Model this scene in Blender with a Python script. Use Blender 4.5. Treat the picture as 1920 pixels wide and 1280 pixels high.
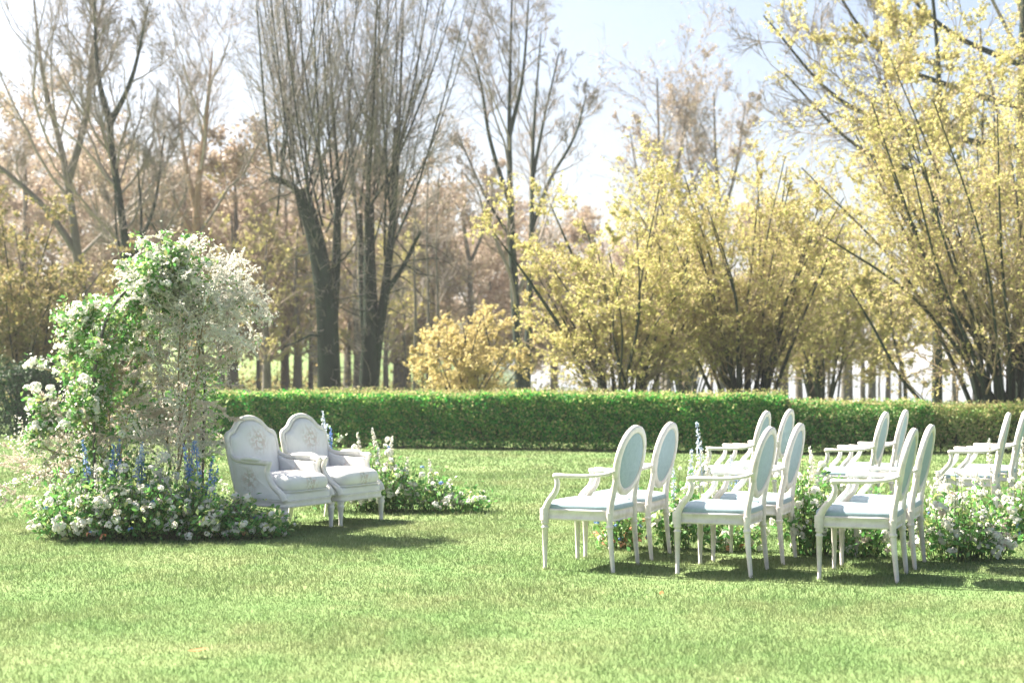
import bpy, bmesh, math, random
import numpy as np
from mathutils import Vector, Matrix
R = math.radians
scene = bpy.context.scene
for o in list(bpy.data.objects): bpy.data.objects.remove(o)

# ------------------------------------------------------------------ camera, sky, sun, exposure
FPX, CAMH, HOR = 2667.0, 1.38, 690.0
cam_d = bpy.data.cameras.new('camera'); cam = bpy.data.objects.new('camera', cam_d)
scene.collection.objects.link(cam); scene.camera = cam
cam_d.sensor_width = 36.0; cam_d.lens = 36.0*FPX/1920.0
cam.location = (0, 0, CAMH); cam.rotation_euler = (R(90), 0, 0)
cam_d.shift_y = (HOR-640.0)/1920.0
cam_d.clip_end = 6000; cam_d.clip_start = 0.1
cam_d.dof.use_dof = True; cam_d.dof.focus_distance = 10.6; cam_d.dof.aperture_fstop = 2.2

SUN_AZ = math.atan2(-0.88, 0.47); SUN_EL = R(47)
world = bpy.data.worlds.new('World'); scene.world = world; world.use_nodes = True
wn = world.node_tree; wn.nodes.clear()
sky = wn.nodes.new('ShaderNodeTexSky'); sky.sky_type = 'NISHITA'; sky.sun_disc = False
sky.sun_elevation = SUN_EL; sky.sun_rotation = SUN_AZ
sky.air_density = 0.9; sky.dust_density = 4.2; sky.ozone_density = 1.0; sky.altitude = 20
bg = wn.nodes.new('ShaderNodeBackground'); bg.inputs['Strength'].default_value = 0.05
wo = wn.nodes.new('ShaderNodeOutputWorld')
wn.links.new(sky.outputs[0], bg.inputs[0]); wn.links.new(bg.outputs[0], wo.inputs[0])
sl = bpy.data.lights.new('sun', 'SUN'); sl.energy = 5.0; sl.angle = R(0.53); sl.color = (1.0, 0.92, 0.79)
sun = bpy.data.objects.new('sun', sl); scene.collection.objects.link(sun)
sdir = Vector((math.sin(SUN_AZ)*math.cos(SUN_EL), math.cos(SUN_AZ)*math.cos(SUN_EL), math.sin(SUN_EL)))
sun.rotation_euler = sdir.to_track_quat('Z', 'Y').to_euler(); sun.location = (-20, 10, 25)
vs = scene.view_settings
vs.view_transform = 'Standard'; vs.look = 'None'; vs.gamma = 1.0; vs.use_curve_mapping = False
vs.exposure = 2.35
scene.cycles.max_bounces = 8; scene.cycles.transparent_max_bounces = 8
scene.cycles.use_denoising = True

# ------------------------------------------------------------------ helpers
COL = scene.collection
def X(px, d): return (px-960.0)*d/FPX                # ground helper: column of the photo at a distance
def Z(py, d): return CAMH-(py-HOR)*d/FPX

def tag(o, label=None, cat=None, group=None, kind=None):
    if label: o['label'] = label
    if cat: o['category'] = cat
    if group: o['group'] = group
    if kind: o['kind'] = kind
    return o
def empty(name, loc=(0,0,0), rz=0.0):
    o = bpy.data.objects.new(name, None); COL.objects.link(o)
    o.empty_display_size = 0.2
    o.location = loc; o.rotation_euler = (0, 0, rz); return o
def link(name, mesh, parent=None, mat=None):
    o = bpy.data.objects.new(name, mesh); COL.objects.link(o)
    if mat is not None and len(mesh.materials) == 0: mesh.materials.append(mat)
    if parent: o.parent = parent
    return o
def copy_tree(o, parent=None):
    c = o.copy(); COL.objects.link(c); c.parent = parent
    for ch in list(o.children): copy_tree(ch, c)
    return c

class MB:
    """collects vertices and quads / triangles as numpy chunks"""
    def __init__(s): s.v=[]; s.q=[]; s.t=[]; s.n=0
    def add(s, v, q=None, t=None):
        v = np.asarray(v, float).reshape(-1, 3)
        if q is not None and len(q): s.q.append(np.asarray(q, int).reshape(-1,4)+s.n)
        if t is not None and len(t): s.t.append(np.asarray(t, int).reshape(-1,3)+s.n)
        s.v.append(v); s.n += len(v)
    def mesh(s, name, mat=None, smooth=True):
        m = bpy.data.meshes.new(name)
        v = np.concatenate(s.v) if s.v else np.zeros((0,3))
        q = np.concatenate(s.q) if s.q else np.zeros((0,4), int)
        t = np.concatenate(s.t) if s.t else np.zeros((0,3), int)
        m.vertices.add(len(v)); m.vertices.foreach_set('co', v.astype(np.float32).ravel())
        m.loops.add(len(q)*4+len(t)*3)
        m.loops.foreach_set('vertex_index', np.concatenate([q.ravel(), t.ravel()]).astype(np.int32))
        m.polygons.add(len(q)+len(t))
        ls = np.concatenate([np.arange(len(q))*4, len(q)*4+np.arange(len(t))*3]).astype(np.int32)
        m.polygons.foreach_set('loop_start', ls)
        m.update(calc_edges=True)
        if smooth: m.polygons.foreach_set('use_smooth', np.ones(len(q)+len(t), bool))
        m.validate()
        if mat: m.materials.append(mat)
        return m
    def build(s, name, mat, parent=None, smooth=True):
        return link(name, s.mesh(name, mat, smooth), parent)

def nrm(a): return a/np.maximum(np.linalg.norm(a, axis=-1, keepdims=True), 1e-9)

def tubes(mb, paths, radii, sides=5, flat=1.0, cap=False):
    """paths (B,N,3), radii (B,N): B tapered tubes"""
    paths = np.asarray(paths, float); radii = np.asarray(radii, float)
    if paths.ndim == 2: paths = paths[None]; radii = radii[None]
    B, N, _ = paths.shape
    T = np.empty_like(paths)
    T[:,1:-1] = paths[:,2:]-paths[:,:-2]; T[:,0] = paths[:,1]-paths[:,0]; T[:,-1] = paths[:,-1]-paths[:,-2]
    T = nrm(T)
    ov = np.abs(nrm(paths[:,-1]-paths[:,0]))
    ref = np.zeros((B,3)); ref[np.arange(B), np.argmin(ov, axis=1)] = 1
    U = nrm(np.cross(T, ref[:,None,:])); V = np.cross(T, U)
    a = np.arange(sides)*2*math.pi/sides + (math.pi/4 if sides == 4 else 0)
    ring = (U[:,:,None,:]*np.cos(a)[None,None,:,None] + flat*V[:,:,None,:]*np.sin(a)[None,None,:,None])
    v = paths[:,:,None,:] + ring*radii[:,:,None,None]
    i = np.arange(N-1)[:,None]; j = np.arange(sides)[None,:]
    q = np.stack([i*sides+j, i*sides+(j+1)%sides, (i+1)*sides+(j+1)%sides, (i+1)*sides+j], -1).reshape(-1,4)
    q = (q[None]+(np.arange(B)*N*sides)[:,None,None]).reshape(-1,4)
    mb.add(v.reshape(-1,3), q)
    if cap:
        for b in range(B):
            for k, rev in ((0, True), (N-1, False)):
                c = paths[b,k]; r = v[b,k]
                idx = [(0, 1+(m+1)%sides, 1+m) if rev else (0, 1+m, 1+(m+1)%sides) for m in range(sides)]
                mb.add(np.vstack([c[None], r]), None, idx)

def smooth_path(pts, n):
    """Catmull-Rom through the points"""
    p = np.asarray(pts, float); p = np.vstack([2*p[0]-p[1], p, 2*p[-1]-p[-2]])
    out = []; segs = len(p)-3
    for t in np.linspace(0, segs-1e-6, n):
        i = int(t); f = t-i
        a,b,c,d = p[i], p[i+1], p[i+2], p[i+3]
        out.append(0.5*((2*b)+(-a+c)*f+(2*a-5*b+4*c-d)*f*f+(-a+3*b-3*c+d)*f**3))
    return np.array(out)

def limb(mb, pts, r0, r1, n=12, sides=8, flat=1.0, cap=True, power=1.0):
    p = smooth_path(pts, n); r = r0+(r1-r0)*np.linspace(0,1,n)**power
    tubes(mb, p, r, sides, flat, cap)
    return p[None], r[None]

def sample(paths, radii, idx, t):
    N = paths.shape[1]; u = t*(N-1); i = np.clip(u.astype(int), 0, N-2); f = (u-i)[:,None]
    a = paths[idx,i]; b = paths[idx,i+1]
    pos = a*(1-f)+b*f; tan = nrm(b-a)
    rad = radii[idx,i]*(1-f[:,0])+radii[idx,i+1]*f[:,0]
    return pos, tan, rad

def grow(rng, paths, radii, count, tr=(.2,1), ang=(25,50), ln=(.3,.6), n=4, up=.1, wig=.12, rr=.6, rmin=.004,
         tip=.35, taper=.5, relative=True, flatten=None):
    """child shoots on parent shoots; count per parent (float); returns (B,n,3),(B,n)"""
    B = len(paths); tot = max(1, int(B*count))
    idx = rng.integers(0, B, tot)
    t = rng.uniform(tr[0], tr[1], tot)
    pos, tan, rad = sample(paths, radii, idx, t)
    rnd = rng.normal(size=(tot,3))
    if flatten is not None: rnd *= np.array(flatten)
    perp = nrm(rnd-tan*np.sum(rnd*tan, 1, keepdims=True))
    a = np.radians(rng.uniform(ang[0], ang[1], tot))[:,None]
    d = nrm(np.cos(a)*tan+np.sin(a)*perp)
    plen = np.linalg.norm(np.diff(paths, axis=1), axis=2).sum(1)[idx]
    L = rng.uniform(ln[0], ln[1], tot)
    if relative: L = L*plen*(1-taper*t)
    P = np.empty((tot, n, 3)); P[:,0] = pos
    st = (L/(n-1))[:,None]
    for k in range(1, n):
        P[:,k] = P[:,k-1]+d*st
        d = nrm(d+np.array([0,0,1.])*up+rng.normal(size=(tot,3))*wig)
    r0 = np.maximum(rad*rr, rmin)[:,None]
    r = r0*(1-(1-tip)*np.linspace(0,1,n)[None,:])
    return P, r

def leaves(mb, rng, pos, size, normal=None, nrand=1.0, aspect=.6, fold=0.0, tri=False):
    """one small diamond leaf per position"""
    n = len(pos); size = np.broadcast_to(np.asarray(size, float), (n,))
    N = rng.normal(size=(n,3))*nrand
    if normal is not None: N = N+normal
    N = nrm(N); A = rng.normal(size=(n,3)); U = nrm(A-N*np.sum(A*N,1,keepdims=True)); V = np.cross(N,U)
    s = size[:,None]
    if tri:                                           # far leaves: one pointed face each
        v = np.stack([pos-U*s*.55-V*s*.42*aspect, pos+U*s*.6, pos-U*s*.35+V*s*.75*aspect], 1)
        mb.add(v.reshape(-1,3), None, np.arange(n*3).reshape(-1,3)); return
    if fold:
        v = np.stack([pos-U*s*.5, pos+V*s*.5*aspect+N*s*fold, pos+U*s*.5, pos-V*s*.5*aspect+N*s*fold], 1)
    else:
        v = np.stack([pos-U*s*.5, pos+V*s*.5*aspect, pos+U*s*.5, pos-V*s*.5*aspect], 1)
    mb.add(v.reshape(-1,3), np.arange(n*4).reshape(-1,4))

def lathe(mb, prof, loc=(0,0,0), sides=14, flute=None):
    """prof list of (z, r)"""
    z = np.array([p[0] for p in prof]); r = np.array([p[1] for p in prof])
    a = np.arange(sides)*2*math.pi/sides
    v = np.zeros((len(prof), sides, 3)); rr = np.repeat(r[:,None], sides, 1)
    if flute:
        m = (z >= flute[0]) & (z <= flute[1])
        rr[np.ix_(m, np.arange(0, sides, 2))] *= .86
    v[...,0] = rr*np.cos(a); v[...,1] = rr*np.sin(a); v[...,2] = z[:,None]
    v += np.array(loc)
    i = np.arange(len(prof)-1)[:,None]; j = np.arange(sides)[None]
    q = np.stack([i*sides+j, i*sides+(j+1)%sides, (i+1)*sides+(j+1)%sides, (i+1)*sides+j], -1).reshape(-1,4)
    mb.add(v.reshape(-1,3), q)

def loft(mb, rings, cap0=True, cap1=True):
    """rings (K,S,3) closed loops"""
    rings = np.asarray(rings, float); K, S, _ = rings.shape
    i = np.arange(K-1)[:,None]; j = np.arange(S)[None]
    q = np.stack([i*S+j, i*S+(j+1)%S, (i+1)*S+(j+1)%S, (i+1)*S+j], -1).reshape(-1,4)
    mb.add(rings.reshape(-1,3), q)
    for k, c, rev in ((0, cap0, True), (K-1, cap1, False)):
        if c:
            ctr = rings[k].mean(0)
            idx = [(0, 1+(m+1)%S, 1+m) if rev else (0, 1+m, 1+(m+1)%S) for m in range(S)]
            mb.add(np.vstack([ctr[None], rings[k]]), None, idx)

# ------------------------------------------------------------------ materials
def newmat(name):
    m = bpy.data.materials.new(name); m.use_nodes = True
    nt = m.node_tree; nt.nodes.clear()
    out = nt.nodes.new('ShaderNodeOutputMaterial'); return m, nt, out
def ramp(nt, fac, stops):
    r = nt.nodes.new('ShaderNodeValToRGB'); nt.links.new(fac, r.inputs[0])
    e = r.color_ramp.elements
    while len(e) < len(stops): e.new(.5)
    for k, (p, c) in enumerate(stops): e[k].position = p; e[k].color = (*c, 1)
    return r.outputs[0]
def noise(nt, scale, detail=4, rough=.6, coord='Object', vec=None):
    tc = nt.nodes.new('ShaderNodeTexCoord'); n = nt.nodes.new('ShaderNodeTexNoise')
    n.inputs['Scale'].default_value = scale; n.inputs['Detail'].default_value = detail; n.inputs['Roughness'].default_value = rough
    nt.links.new(vec if vec else tc.outputs[coord], n.inputs['Vector']); return n.outputs['Fac']
def pos_noise(nt, scale, detail=4, rough=.6):
    g = nt.nodes.new('ShaderNodeNewGeometry'); return noise(nt, scale, detail, rough, vec=g.outputs['Position'])
def leafmat(name, stops, trans=.45, rough=.55, island=True, patch=0.0, patch_stops=None, spec=.25):
    """leaf: colour differs from leaf to leaf, part of the light comes through"""
    m, nt, out = newmat(name)
    g = nt.nodes.new('ShaderNodeNewGeometry')
    col = ramp(nt, g.outputs['Random Per Island'], stops)
    if patch:
        f = pos_noise(nt, patch, 3)
        c2 = ramp(nt, f, patch_stops)
        mx = nt.nodes.new('ShaderNodeMixRGB'); mx.blend_type = 'MULTIPLY'; mx.inputs[0].default_value = 1
        nt.links.new(col, mx.inputs[1]); nt.links.new(c2, mx.inputs[2]); col = mx.outputs[0]
    p = nt.nodes.new('ShaderNodeBsdfPrincipled'); p.inputs['Roughness'].default_value = rough
    p.inputs['Specular IOR Level'].default_value = spec
    t = nt.nodes.new('ShaderNodeBsdfTranslucent')
    nt.links.new(col, p.inputs['Base Color']); nt.links.new(col, t.inputs['Color'])
    mix = nt.nodes.new('ShaderNodeMixShader'); mix.inputs[0].default_value = trans
    nt.links.new(p.outputs[0], mix.inputs[1]); nt.links.new(t.outputs[0], mix.inputs[2])
    nt.links.new(mix.outputs[0], out.inputs[0]); return m
def surfmat(name, stops, scale=8, rough=.7, bump=0.0, bscale=40, spec=.4, sheen=0.0, detail=5, stretch=None):
    m, nt, out = newmat(name)
    tc = nt.nodes.new('ShaderNodeTexCoord'); vec = tc.outputs['Object']
    if stretch:
        mp = nt.nodes.new('ShaderNodeMapping'); mp.inputs['Scale'].default_value = stretch
        nt.links.new(vec, mp.inputs[0]); vec = mp.outputs[0]
    col = ramp(nt, noise(nt, scale, detail, vec=vec), stops)
    p = nt.nodes.new('ShaderNodeBsdfPrincipled'); p.inputs['Roughness'].default_value = rough
    p.inputs['Specular IOR Level'].default_value = spec
    if sheen: p.inputs['Sheen Weight'].default_value = sheen
    nt.links.new(col, p.inputs['Base Color'])
    if bump:
        b = nt.nodes.new('ShaderNodeBump'); b.inputs['Strength'].default_value = bump; b.inputs['Distance'].default_value = .02
        nt.links.new(noise(nt, bscale, 4, vec=vec), b.inputs['Height']); nt.links.new(b.outputs[0], p.inputs['Normal'])
    nt.links.new(p.outputs[0], out.inputs[0]); return m

M = {}
def per_object(m, lo, hi):
    nt = m.node_tree; p = [n for n in nt.nodes if n.type == 'BSDF_PRINCIPLED'][0]; l = p.inputs['Base Color'].links[0]; src = l.from_socket
    oi = nt.nodes.new('ShaderNodeObjectInfo'); mr = nt.nodes.new('ShaderNodeMapRange'); mr.inputs['To Min'].default_value = lo; mr.inputs['To Max'].default_value = hi
    mx = nt.nodes.new('ShaderNodeMixRGB'); mx.blend_type = 'MULTIPLY'; mx.inputs[0].default_value = 1
    nt.links.new(oi.outputs['Random'], mr.inputs['Value']); nt.links.new(src, mx.inputs[1]); nt.links.new(mr.outputs[0], mx.inputs[2]); nt.links.new(mx.outputs[0], p.inputs['Base Color'])
    return m
M['paint'] = surfmat('chalk_white_paint', [(.3,(.56,.51,.48)),(.5,(.68,.63,.60)),(.7,(.74,.70,.67))], 14, .55, .15, 60)
M['bergere_paint'] = surfmat('grey_white_paint', [(.3,(.58,.56,.53)),(.65,(.70,.68,.65))], 12, .6, .15, 60)
M['blue_linen'] = surfmat('pale_blue_linen', [(.3,(.27,.355,.40)),(.7,(.33,.425,.47))], 30, .85, .25, 400, .2, .2)
per_object(M['paint'], .9, 1.04); per_object(M['blue_linen'], .92, 1.08)
M['bark_dark'] = surfmat('dark_mossy_bark', [(.25,(.014,.026,.018)),(.5,(.028,.042,.030)),(.75,(.03,.06,.032))], 3.5, .9, .8, 14, .2, stretch=(1,1,.35))
M['bark_grey'] = surfmat('grey_bark', [(.25,(.08,.075,.065)),(.6,(.16,.145,.125)),(.8,(.12,.15,.09))], 3.0, .9, .6, 14, .2, stretch=(1,1,.35))
M['twig_grey'] = leafmat('grey_twigs', [(0,(.18,.16,.14)),(1,(.33,.285,.25))], .0, .8)
M['twig_fine'] = leafmat('fine_grey_twigs', [(0,(.22,.20,.18)),(1,(.36,.32,.29))], .0, .8)
M['twig_brown'] = leafmat('brown_twigs', [(0,(.26,.20,.155)),(1,(.44,.345,.27))], .0, .8)
M['twig_hazel'] = leafmat('hazel_stems', [(0,(.20,.16,.10)),(1,(.38,.30,.20))], .0, .8)
M['buds_brown'] = leafmat('brown_buds', [(0,(.33,.25,.19)),(.6,(.45,.36,.285)),(1,(.43,.37,.25))], .3)
M['leaf_hazel'] = leafmat('young_hazel_leaves', [(0,(.41,.42,.13)),(.45,(.50,.47,.18)),(.8,(.57,.49,.25)),(1,(.50,.39,.25))], .5)
M['leaf_yellow'] = leafmat('lime_yellow_leaves', [(0,(.42,.42,.14)),(.5,(.53,.49,.20)),(1,(.58,.49,.26))], .5)
M['leaf_amber'] = leafmat('amber_leaves', [(0,(.46,.39,.15)),(.5,(.56,.47,.21)),(1,(.58,.50,.28))], .5)
M['leaf_olive'] = leafmat('olive_shrub_leaves', [(0,(.14,.16,.05)),(.5,(.30,.27,.10)),(1,(.42,.32,.16))], .4)
M['leaf_evergreen'] = leafmat('evergreen_leaves', [(0,(.012,.045,.02)),(.6,(.03,.09,.03)),(1,(.07,.13,.04))], .25)
M['leaf_hedge'] = leafmat('hedge_leaves', [(0,(.02,.19,.035)),(.45,(.06,.31,.055)),(.75,(.26,.45,.10)),(1,(.60,.52,.30))], .55,
                          patch=.9, patch_stops=[(.3,(.75,.85,.8)),(.7,(1.2,1.1,1.0))])  # yellow speckles and bright patches put sunlit leaves into the colour
M['leaf_hedge_loose'] = leafmat('loose_hedge_leaves', [(0,(.035,.20,.035)),(.55,(.11,.31,.06)),(1,(.52,.46,.24))], .45)
M['leaf_hedge_brown'] = leafmat('brown_hedge_leaves', [(0,(.10,.24,.05)),(.5,(.26,.34,.10)),(1,(.50,.40,.22))], .4)
M['hedge_tips'] = leafmat('hedge_tip_leaves', [(0,(.16,.26,.06)),(.5,(.36,.36,.14)),(1,(.50,.40,.24))], .4)
M['core'] = surfmat('hedge_light_block', [(.3,(.03,.06,.02)),(.7,(.06,.09,.03))], 20, .95)  # for the added core that keeps light from passing through the hedges
M['leaf_bright'] = leafmat('fresh_green_leaves', [(0,(.08,.25,.06)),(.5,(.15,.34,.09)),(.85,(.30,.42,.14)),(1,(.42,.42,.18))], .4, .4)
M['leaf_mid'] = leafmat('mid_green_leaves', [(0,(.03,.12,.03)),(.6,(.06,.18,.04)),(1,(.14,.24,.06))], .4, .45)
M['petal_white'] = leafmat('white_petals', [(0,(.60,.62,.56)),(.6,(.74,.73,.69)),(1,(.72,.63,.56))], .4, .6)
M['petal_head'] = leafmat('white_bloom_petals', [(0,(.74,.76,.70)),(.7,(.84,.83,.79)),(1,(.82,.74,.68))], .4, .6)  # whites raised in the colour to replace fill light on shaded heads
M['petal_blush'] = leafmat('blush_petals', [(0,(.58,.50,.44)),(.6,(.68,.62,.56)),(1,(.58,.46,.38))], .4, .6)
M['petal_blue'] = leafmat('blue_petals', [(0,(.10,.20,.52)),(.6,(.22,.36,.66)),(1,(.45,.52,.76))], .35, .6)
M['petal_palblue'] = leafmat('pale_blue_petals', [(0,(.42,.50,.68)),(.6,(.62,.68,.78)),(1,(.78,.80,.82))], .35, .6)
M['petal_coral'] = leafmat('coral_petals', [(0,(.72,.30,.18)),(.6,(.80,.44,.28)),(1,(.82,.58,.40))], .35, .6)
M['stem'] = leafmat('green_stems', [(0,(.06,.12,.03)),(1,(.13,.16,.06))], .0, .7)
M['frame_metal'] = surfmat('dark_arch_metal', [(.3,(.05,.05,.045)),(.7,(.09,.085,.07))], 12, .5)
M['pale_bark'] = surfmat('pale_bark', [(.3,(.20,.16,.14)),(.7,(.30,.25,.22))], 6, .9, .4, 20, stretch=(1,1,.4))

def lawn_color(nt):
    a = pos_noise(nt, .55, 5, .62); b = pos_noise(nt, 3.2, 4, .6)
    mx = nt.nodes.new('ShaderNodeMixRGB'); mx.inputs[0].default_value = .42
    nt.links.new(a, mx.inputs[1]); nt.links.new(b, mx.inputs[2])
    return ramp(nt, mx.outputs[0], [(.28,(.10,.185,.062)),(.45,(.135,.205,.080)),(.58,(.168,.214,.094)),(.72,(.22,.23,.125))])
m, nt, out = newmat('grass_blades')
g = nt.nodes.new('ShaderNodeNewGeometry')
isl = ramp(nt, g.outputs['Random Per Island'], [(0,(.80,.86,.8)),(.7,(1.03,1.0,.97)),(1,(1.22,1.12,1.15))])
mx = nt.nodes.new('ShaderNodeMixRGB'); mx.blend_type = 'MULTIPLY'; mx.inputs[0].default_value = 1
nt.links.new(lawn_color(nt), mx.inputs[1]); nt.links.new(isl, mx.inputs[2])
p = nt.nodes.new('ShaderNodeBsdfPrincipled'); p.inputs['Roughness'].default_value = .6; p.inputs['Specular IOR Level'].default_value = .2
t = nt.nodes.new('ShaderNodeBsdfTranslucent'); ms = nt.nodes.new('ShaderNodeMixShader'); ms.inputs[0].default_value = .4
nt.links.new(mx.outputs[0], p.inputs['Base Color']); nt.links.new(mx.outputs[0], t.inputs['Color'])
nt.links.new(p.outputs[0], ms.inputs[1]); nt.links.new(t.outputs[0], ms.inputs[2]); nt.links.new(ms.outputs[0], out.inputs[0])
M['blades'] = m
m, nt, out = newmat('lawn_soil')
p = nt.nodes.new('ShaderNodeBsdfPrincipled'); p.inputs['Roughness'].default_value = .95; p.inputs['Specular IOR Level'].default_value = .05
nt.links.new(lawn_color(nt), p.inputs['Base Color'])
b = nt.nodes.new('ShaderNodeBump'); b.inputs['Strength'].default_value = .6; b.inputs['Distance'].default_value = .03
nt.links.new(pos_noise(nt, 40, 4), b.inputs['Height']); nt.links.new(b.outputs[0], p.inputs['Normal'])
nt.links.new(p.outputs[0], out.inputs[0]); M['lawn'] = m
m, nt, out = newmat('lake_water')
p = nt.nodes.new('ShaderNodeBsdfPrincipled'); p.inputs['Roughness'].default_value = .12; p.inputs['Base Color'].default_value = (.10,.14,.17,1)
b = nt.nodes.new('ShaderNodeBump'); b.inputs['Strength'].default_value = .25; b.inputs['Distance'].default_value = .1
nt.links.new(pos_noise(nt, 1.2, 4), b.inputs['Height']); nt.links.new(b.outputs[0], p.inputs['Normal'])
nt.links.new(p.outputs[0], out.inputs[0]); M['water'] = m
# faded bouquet print on the armchair fabric: flat print, in the fabric's own coordinates
m, nt, out = newmat('faded_floral_fabric')
tc = nt.nodes.new('ShaderNodeTexCoord')
mask = None
for cx_, cy_, cz_, rad_ in ((-.33,.02,.74,.15), (-.33,-.17,.62,.07), (-.34,.17,.66,.07), (-.08,.30,.43,.13), (-.08,-.30,.43,.13), (.08,.03,.49,.15), (.33,.0,.41,.10)):
    vd = nt.nodes.new('ShaderNodeVectorMath'); vd.operation = 'DISTANCE'; vd.inputs[1].default_value = (cx_,cy_,cz_)
    nt.links.new(tc.outputs['Object'], vd.inputs[0])
    mr = nt.nodes.new('ShaderNodeMapRange'); mr.inputs['From Min'].default_value = rad_; mr.inputs['From Max'].default_value = rad_*.35
    nt.links.new(vd.outputs['Value'], mr.inputs['Value'])
    if mask is None: mask = mr.outputs[0]
    else:
        ma = nt.nodes.new('ShaderNodeMath'); ma.operation = 'MAXIMUM'; nt.links.new(mask, ma.inputs[0]); nt.links.new(mr.outputs[0], ma.inputs[1]); mask = ma.outputs[0]
n1 = ramp(nt, noise(nt, 30, 3), [(.46,(0,0,0)),(.54,(1,1,1))])
mm = nt.nodes.new('ShaderNodeMath'); mm.operation = 'MULTIPLY'; nt.links.new(mask, mm.inputs[0]); nt.links.new(n1, mm.inputs[1])
mm2 = nt.nodes.new('ShaderNodeMath'); mm2.operation = 'MULTIPLY'; nt.links.new(mm.outputs[0], mm2.inputs[0]); mm2.inputs[1].default_value = .6
ink = ramp(nt, noise(nt, 16, 2), [(.42,(.34,.32,.22)),(.52,(.52,.32,.26)),(.6,(.40,.37,.28))])
base = ramp(nt, noise(nt, 9, 4), [(.3,(.66,.655,.64)),(.7,(.73,.725,.71))])
mx = nt.nodes.new('ShaderNodeMixRGB'); nt.links.new(mm2.outputs[0], mx.inputs[0]); nt.links.new(base, mx.inputs[1]); nt.links.new(ink, mx.inputs[2])
p = nt.nodes.new('ShaderNodeBsdfPrincipled'); p.inputs['Roughness'].default_value = .9; p.inputs['Specular IOR Level'].default_value = .15
p.inputs['Sheen Weight'].default_value = .15
nt.links.new(mx.outputs[0], p.inputs['Base Color'])
b = nt.nodes.new('ShaderNodeBump'); b.inputs['Strength'].default_value = .2; b.inputs['Distance'].default_value = .004
nt.links.new(noise(nt, 260, 2), b.inputs['Height']); nt.links.new(b.outputs[0], p.inputs['Normal'])
nt.links.new(p.outputs[0], out.inputs[0]); M['floral'] = m

# ------------------------------------------------------------------ the setting: lawn, lake
def hill(x, y):
    s = lambda a, b, v: np.clip((v-a)/(b-a), 0, 1)**2*(3-2*np.clip((v-a)/(b-a), 0, 1))
    left = s(4, -14, x)
    up = left*s(62, 150, y)*9.0 + left*s(150, 600, y)*16
    down = -(1-left)*s(58, 80, y)*1.6
    return up+down
def axis(lims):
    a = [np.arange(s, e, st) for s, e, st in lims]; return np.unique(np.concatenate(a))
gx = axis([(-2600,-200,200),(-200,-40,10),(-40,40,2),(40,200,10),(200,2601,200)])
gy = axis([(-60,0,10),(0,60,3),(60,200,4),(200,620,20),(620,3000,120)])
GX, GY = np.meshgrid(gx, gy)
gv = np.stack([GX, GY, hill(GX, GY)], -1).reshape(-1,3)
nx, ny = len(gx), len(gy)
i = np.arange(ny-1)[:,None]; j = np.arange(nx-1)[None]
gq = np.stack([i*nx+j, i*nx+j+1, (i+1)*nx+j+1, (i+1)*nx+j], -1).reshape(-1,4)
mb = MB(); mb.add(gv, gq); tag(mb.build('lawn', M['lawn']), kind='structure')
mb = MB(); mb.add([(-40,60,-1.0),(2600,60,-1.0),(2600,2990,-1.0),(-40,2990,-1.0)], [(0,1,2,3)])
tag(mb.build('lake', M['water'], smooth=False), kind='structure')

# grass: one uncountable sward of blades
rng = np.random.default_rng(5)
mb = MB()
def blades(y0, y1, dens, h, w, spread=.41):
    a = (y1**2-y0**2)*spread; n = int(a*dens)
    y = np.sqrt(rng.uniform(y0**2, y1**2, n)); x = rng.uniform(-1,1,n)*(y*spread+.6)
    # clumping
    y = y+rng.normal(size=n)*.01
    hh = h*rng.uniform(.45,1.25,n)*(1+.35*np.sin(x*2.1+y*1.3)*np.sin(y*2.7-x))
    az = rng.uniform(0, 2*math.pi, n); lean = rng.uniform(.15,.9,n)*hh
    la = rng.uniform(0, 2*math.pi, n)
    b = np.stack([x, y, np.zeros(n)], 1); d = np.stack([np.cos(az), np.sin(az), np.zeros(n)], 1)*(w*rng.uniform(.6,1.3,n))[:,None]
    tip = b+np.stack([np.cos(la)*lean, np.sin(la)*lean, hh], 1)
    v = np.stack([b-d, b+d, tip], 1).reshape(-1,3)
    mb.add(v, None, np.arange(3*n).reshape(-1,3))
blades(5.6, 8.5, 8000, .023, .0021); blades(8.5, 13, 4600, .024, .0030); blades(13, 19, 1400, .030, .006); blades(19, 27.5, 520, .034, .0085)
tag(mb.build('grass', M['blades'], smooth=False), 'short green and straw coloured lawn grass underfoot', 'grass', kind='stuff')

# ------------------------------------------------------------------ trees
def tree_parts(root, tr, cr, bark, twig, leaf=None, lf=None):
    tr.build('trunk', bark, root)
    c = cr.build('crown', twig, root, smooth=False); 
    if lf is not None and lf.n:
        tag(lf.build('leaf', leaf, root, smooth=False), kind='stuff').name = 'foliage'
    return root

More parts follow.
